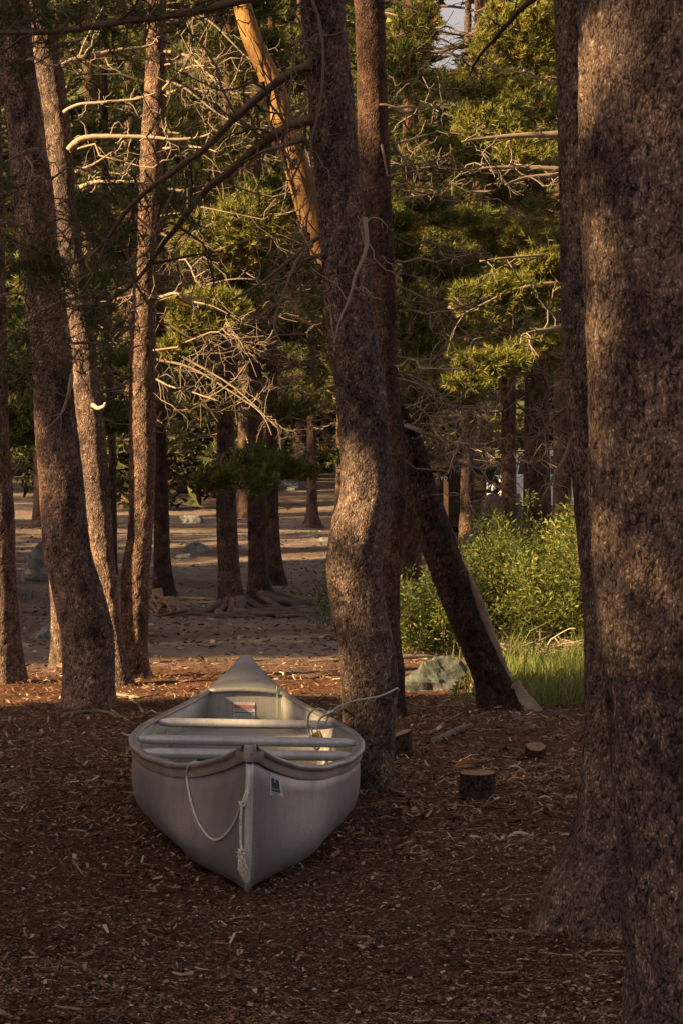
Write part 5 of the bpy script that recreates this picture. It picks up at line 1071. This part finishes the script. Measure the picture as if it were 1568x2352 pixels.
# brush pile
dB = gsolve(440, 1128); bp = MB(); c0 = pt(440, 1120, dB)
for q in range(520):
    a_ = rng.uniform(0, 2 * math.pi); r_ = rng.random() ** .6; h = (1 - r_) * 1.25 * rng.random(); p = c0 + np.array([math.cos(a_) * r_ * .75, math.sin(a_) * r_ * .7, h]); p[2] = gz(p[0], p[1]) + h + .03; dv = nrm(rng.standard_normal(3) * [1, 1, .7]) * rng.uniform(.15, .5)
    bp.tube(curvy(p - dv, p + dv, 6, .18), np.linspace(1, .4, 6) * rng.uniform(.006, .022), 4, tone=np.clip(.45 + .25 * rng.standard_normal(), 0, 1))
tag(bp.build('brush_pile', M['twig'], kind='stuff'), 'heap of reddish dead brush behind the left pines', 'brush pile')
dR = 22.0; bp = MB()
for q in range(90):
    p = gpt(1270 + 70 * rng.standard_normal(), 1508 + 10 * rng.standard_normal()); p[2] += rng.random() * .09; dv = nrm(rng.standard_normal(3) * [1, .7, .16]) * rng.uniform(.1, .35); bp.tube(curvy(p - dv, p + dv, 6, .12), np.linspace(1, .5, 6) * rng.uniform(.004, .010), 4, tone=np.clip(.65 + .2 * rng.standard_normal(), 0, 1))
tag(bp.build('dry_brush', M['twig'], kind='stuff'), 'dry sunlit sticks heaped between grass and willow', 'brush')

# ------------------------------------------------------------------ dumpster and parked vehicles
dd = 60.0; sc_ = dd / F
root = thing('dumpster', 'dark brown dumpster marked 4 YD behind the leaning tree', 'dumpster', (pt(1025, 0, dd)[0], dd, gz(pt(1025, 0, dd)[0], dd)))
X0, X1 = pt(940, 0, dd)[0], pt(1109, 0, dd)[0]; zt, zb = pt(0, 1066, dd)[2], gz(X0, dd) + .12
mb = MB(); v = np.array([[X0, dd, zb], [X1, dd, zb], [X1, dd, zt - .12], [X0, dd, zt - .12], [X0, dd + 1.3, zb], [X1, dd + 1.3, zb], [X1, dd + 1.3, zt + .12], [X0, dd + 1.3, zt + .12]]); mb.add(v, [[0, 1, 2, 3], [5, 4, 7, 6], [1, 5, 6, 2], [4, 0, 3, 7], [0, 4, 5, 1]]); mb.build('body', M['dumpster'], root, False)
mb = MB(); v = np.array([[X0 - .03, dd - .05, zt - .13], [X1 + .03, dd - .05, zt - .13], [X1 + .03, dd + 1.32, zt + .13], [X0 - .03, dd + 1.32, zt + .13]]); v = np.concatenate([v, v + [0, 0, .05]]); mb.add(v, [[3, 2, 1, 0], [4, 5, 6, 7], [0, 1, 5, 4], [1, 2, 6, 5], [2, 3, 7, 6], [3, 0, 4, 7]]); mb.build('lid', M['dumpster'], root, False)
for z in (zb + .25, zb + .75): mb = MB(); mb.box([X0 - .01, dd - .05, z], [X1 + .01, dd - .004, z + .07]); mb.build('rail', M['dumpster'], root, False)
for x in (X0 + .15, X1 - .15):
    mb = MB(); th = np.arange(16) / 16 * 2 * math.pi; P = np.array([[[x + w_, dd + .2 + r_ * math.cos(t), zb - .06 + r_ * math.sin(t)] for t in th] for w_, r_ in ((-.03, .02), (-.03, .08), (.03, .08), (.03, .02))]); mb.grid(P, closed=True); mb.build('wheel', M['tyre'], root)
def text(s, x, z, y, size, mat, parent, name='lettering'):
    cu = bpy.data.curves.new(name, 'FONT'); cu.body = s; cu.size = size; cu.align_x = 'CENTER'; cu.extrude = .002; o = bpy.data.objects.new('t', cu); coll.objects.link(o); dg = bpy.context.evaluated_depsgraph_get(); me = bpy.data.meshes.new_from_object(o.evaluated_get(dg)); bpy.data.objects.remove(o)
    o = bpy.data.objects.new(name, me); coll.objects.link(o); me.materials.append(M[mat]); o.parent = parent; o.location = Vector((x, y, z)) - parent.location; o.rotation_euler = (math.pi / 2, 0, 0); return o
text('4 YD', pt(1013, 0, dd)[0], pt(0, 1103, dd)[2], dd - .062, .115, 'white_print', root); text('4', pt(1028, 0, dd)[0], pt(0, 1082, dd)[2], dd - .012, .05, 'white_print', root, 'mark'); text('4', pt(1041, 0, dd)[0], pt(0, 1082, dd)[2], dd - .012, .05, 'white_print', root, 'mark')
mb = MB(); c = pt(1019, 1078, dd); c[1] = dd - .006
for (r_, m_, o_) in ((.055, 'orange_print', 0), (.035, 'dumpster', -.004)):
    mb = MB(); mb.add([c + [0, o_, r_ * 1.3], c + [r_, o_, 0], c + [0, o_, -r_ * 1.3], c + [-r_, o_, 0]], [[3, 2, 1, 0]]); mb.build('diamond_mark', M[m_], root, False)
post = MB(); p = pt(1023, 0, 57); post.box([p[0] - .045, 57 - .045, gz(p[0], 57) - .1], [p[0] + .045, 57.045, pt(0, 1104, 57)[2]]); o = post.build('wooden_post', M['cut_wood'], None, False); tag(o, 'short wooden post in front of the dumpster', 'post')

def car(label, loc, rotz, paint, length=4.6, height=1.55, kind='suv'):
    """car along local +x (nose at +x), side view profile extruded and shaped"""
    root = thing('parked_car', label, 'car', loc, 'parked cars'); root.rotation_euler = (0, 0, rotz); W = .9; L = length / 2
    low = [(-L, .42), (-L - .02, .62), (-L + .04, .86), (-L + .06, .95), (0, .98), (L - 1.2, .95), (L - .35, .86), (L - .05, .70), (L, .48), (L - .1, .30)]
    up = [(-L + .08, .95), (-L + .28, height - .08), (-L + .6, height), (.1, height), (.55, height - .06), (L - 1.25, .96)]
    def loft(outline, ins, name, m_):
        o_ = np.array(outline); rows_ = []
        for y, k in ((-W, .0), (-W, ins * .15), (-W + .10, ins), (0, ins * 1.05), (W - .10, ins), (W, ins * .15), (W, .0)): rows_.append([(x, y + (0), z + (k if z > .6 else 0)) for x, z in o_])
        return rows_
    def part(rows_, name, m_, smooth=False):
        P = np.array(rows_); mb = MB(); mb.grid(P, closed=True); n = P.shape[1]
        for r_ in (P[0], P[-1]): c = r_.mean(0); k = mb.n; mb.add(np.concatenate([r_, [c]]), np.array([[i, (i + 1) % n, n] for i in range(n)]))
        o = mb.build(name, M[m_], None, smooth); o.parent = root; return o
    part([[(x, y, z) for x, z in low + [(-L + .1, .28)]] for y in (-W, -W * .97, W * .97, W)], 'body', paint)
    part([[(x * (1 if abs(y) > .7 else 1), y, z) for x, z in up] for y in (-W * .92, -W * .80, W * .80, W * .92)], 'cabin', paint)
    for y in (-1, 1):
        for x0, x1 in ((-L + .42, -L + 1.15), (-L + 1.25, -.0), (.08, .78)):
            mb = MB(); yy_ = y * (W * .92 + .006); zt_ = height - .13; z0_ = 1.0; sl = .22 if x1 > .5 else 0.0; mb.add([(x0, yy_, z0_), (x1 + sl, yy_, z0_), (x1 - .12 * (sl > 0), yy_, zt_), (x0 + (.1 if x0 < -L + .6 else 0), yy_, zt_)], [[0, 1, 2, 3]]); o = mb.build('window', M['glass'], None, False); o.parent = root
        for x in (-L + .85, L - .85):
            mb = MB(); th = np.arange(28) / 28 * 2 * math.pi; P = np.array([[[x + r_ * math.cos(t), y * (W - .2 + w_), .33 + r_ * math.sin(t)] for t in th] for w_, r_ in ((0, .2), (0, .33), (.2, .33), (.215, .30), (.215, .22))]); mb.grid(P, closed=True); o = mb.build('wheel', M['tyre'], None); o.parent = root
            mb = MB(); P = np.array([[[x + r_ * math.cos(t), y * (W + .01 + w_), .33 + r_ * math.sin(t)] for t in th] for w_, r_ in ((.0, .22), (-.03, .18), (-.02, .02))]); mb.grid(P, closed=True); q = mb.build('rim', M['steel'], None); q.parent = o
        mb = MB(); mb.box([-L - .03, min(y * (W - .28), y * (W + .012)), .66], [-L + .26, max(y * (W - .28), y * (W + .012)), .80]); o = mb.build('tail_light', M['tail'], None, False); o.parent = root
    mb = MB(); mb.add([(-L + .10, -W * .7, .98), (-L + .10, W * .7, .98), (-L + .27, W * .66, height - .12), (-L + .27, -W * .66, height - .12)], [[0, 1, 2, 3]]); v = mb.v[0]; v[:, 0] -= .02; o = mb.build('rear_window', M['glass'], None, False); o.parent = root
    mb = MB(); mb.box([-L - .07, -W * .96, .36], [-L + .02, W * .96, .58]); o = mb.build('bumper', M[paint], None, False); o.parent = root
    return root
dc = 66.0; p = pt(1113, 0, dc); car('white parked car with red tail light behind the old stump', (p[0] + 2.15, dc + 1.1, gz(p[0] + 2.2, dc)), math.radians(22), 'car_white')
dc = 72.0; p = pt(1330, 0, dc); car('silver parked car with dark windows at the right trunks', (p[0] + 1.4, dc, gz(p[0] + 1.4, dc)), math.radians(5), 'car_silver')
dc = 84.0; p = pt(438, 0, dc); car('white parked car hidden behind the brush pile', (p[0], dc, gz(p[0], dc)), math.radians(80), 'car_white')
dc = 80.0; p = pt(44, 0, dc); car('pale parked car glimpsed at the far left between trunks', (p[0] - 2.3, dc, gz(p[0] - 2.3, dc) - .25), math.radians(-8), 'car_silver')
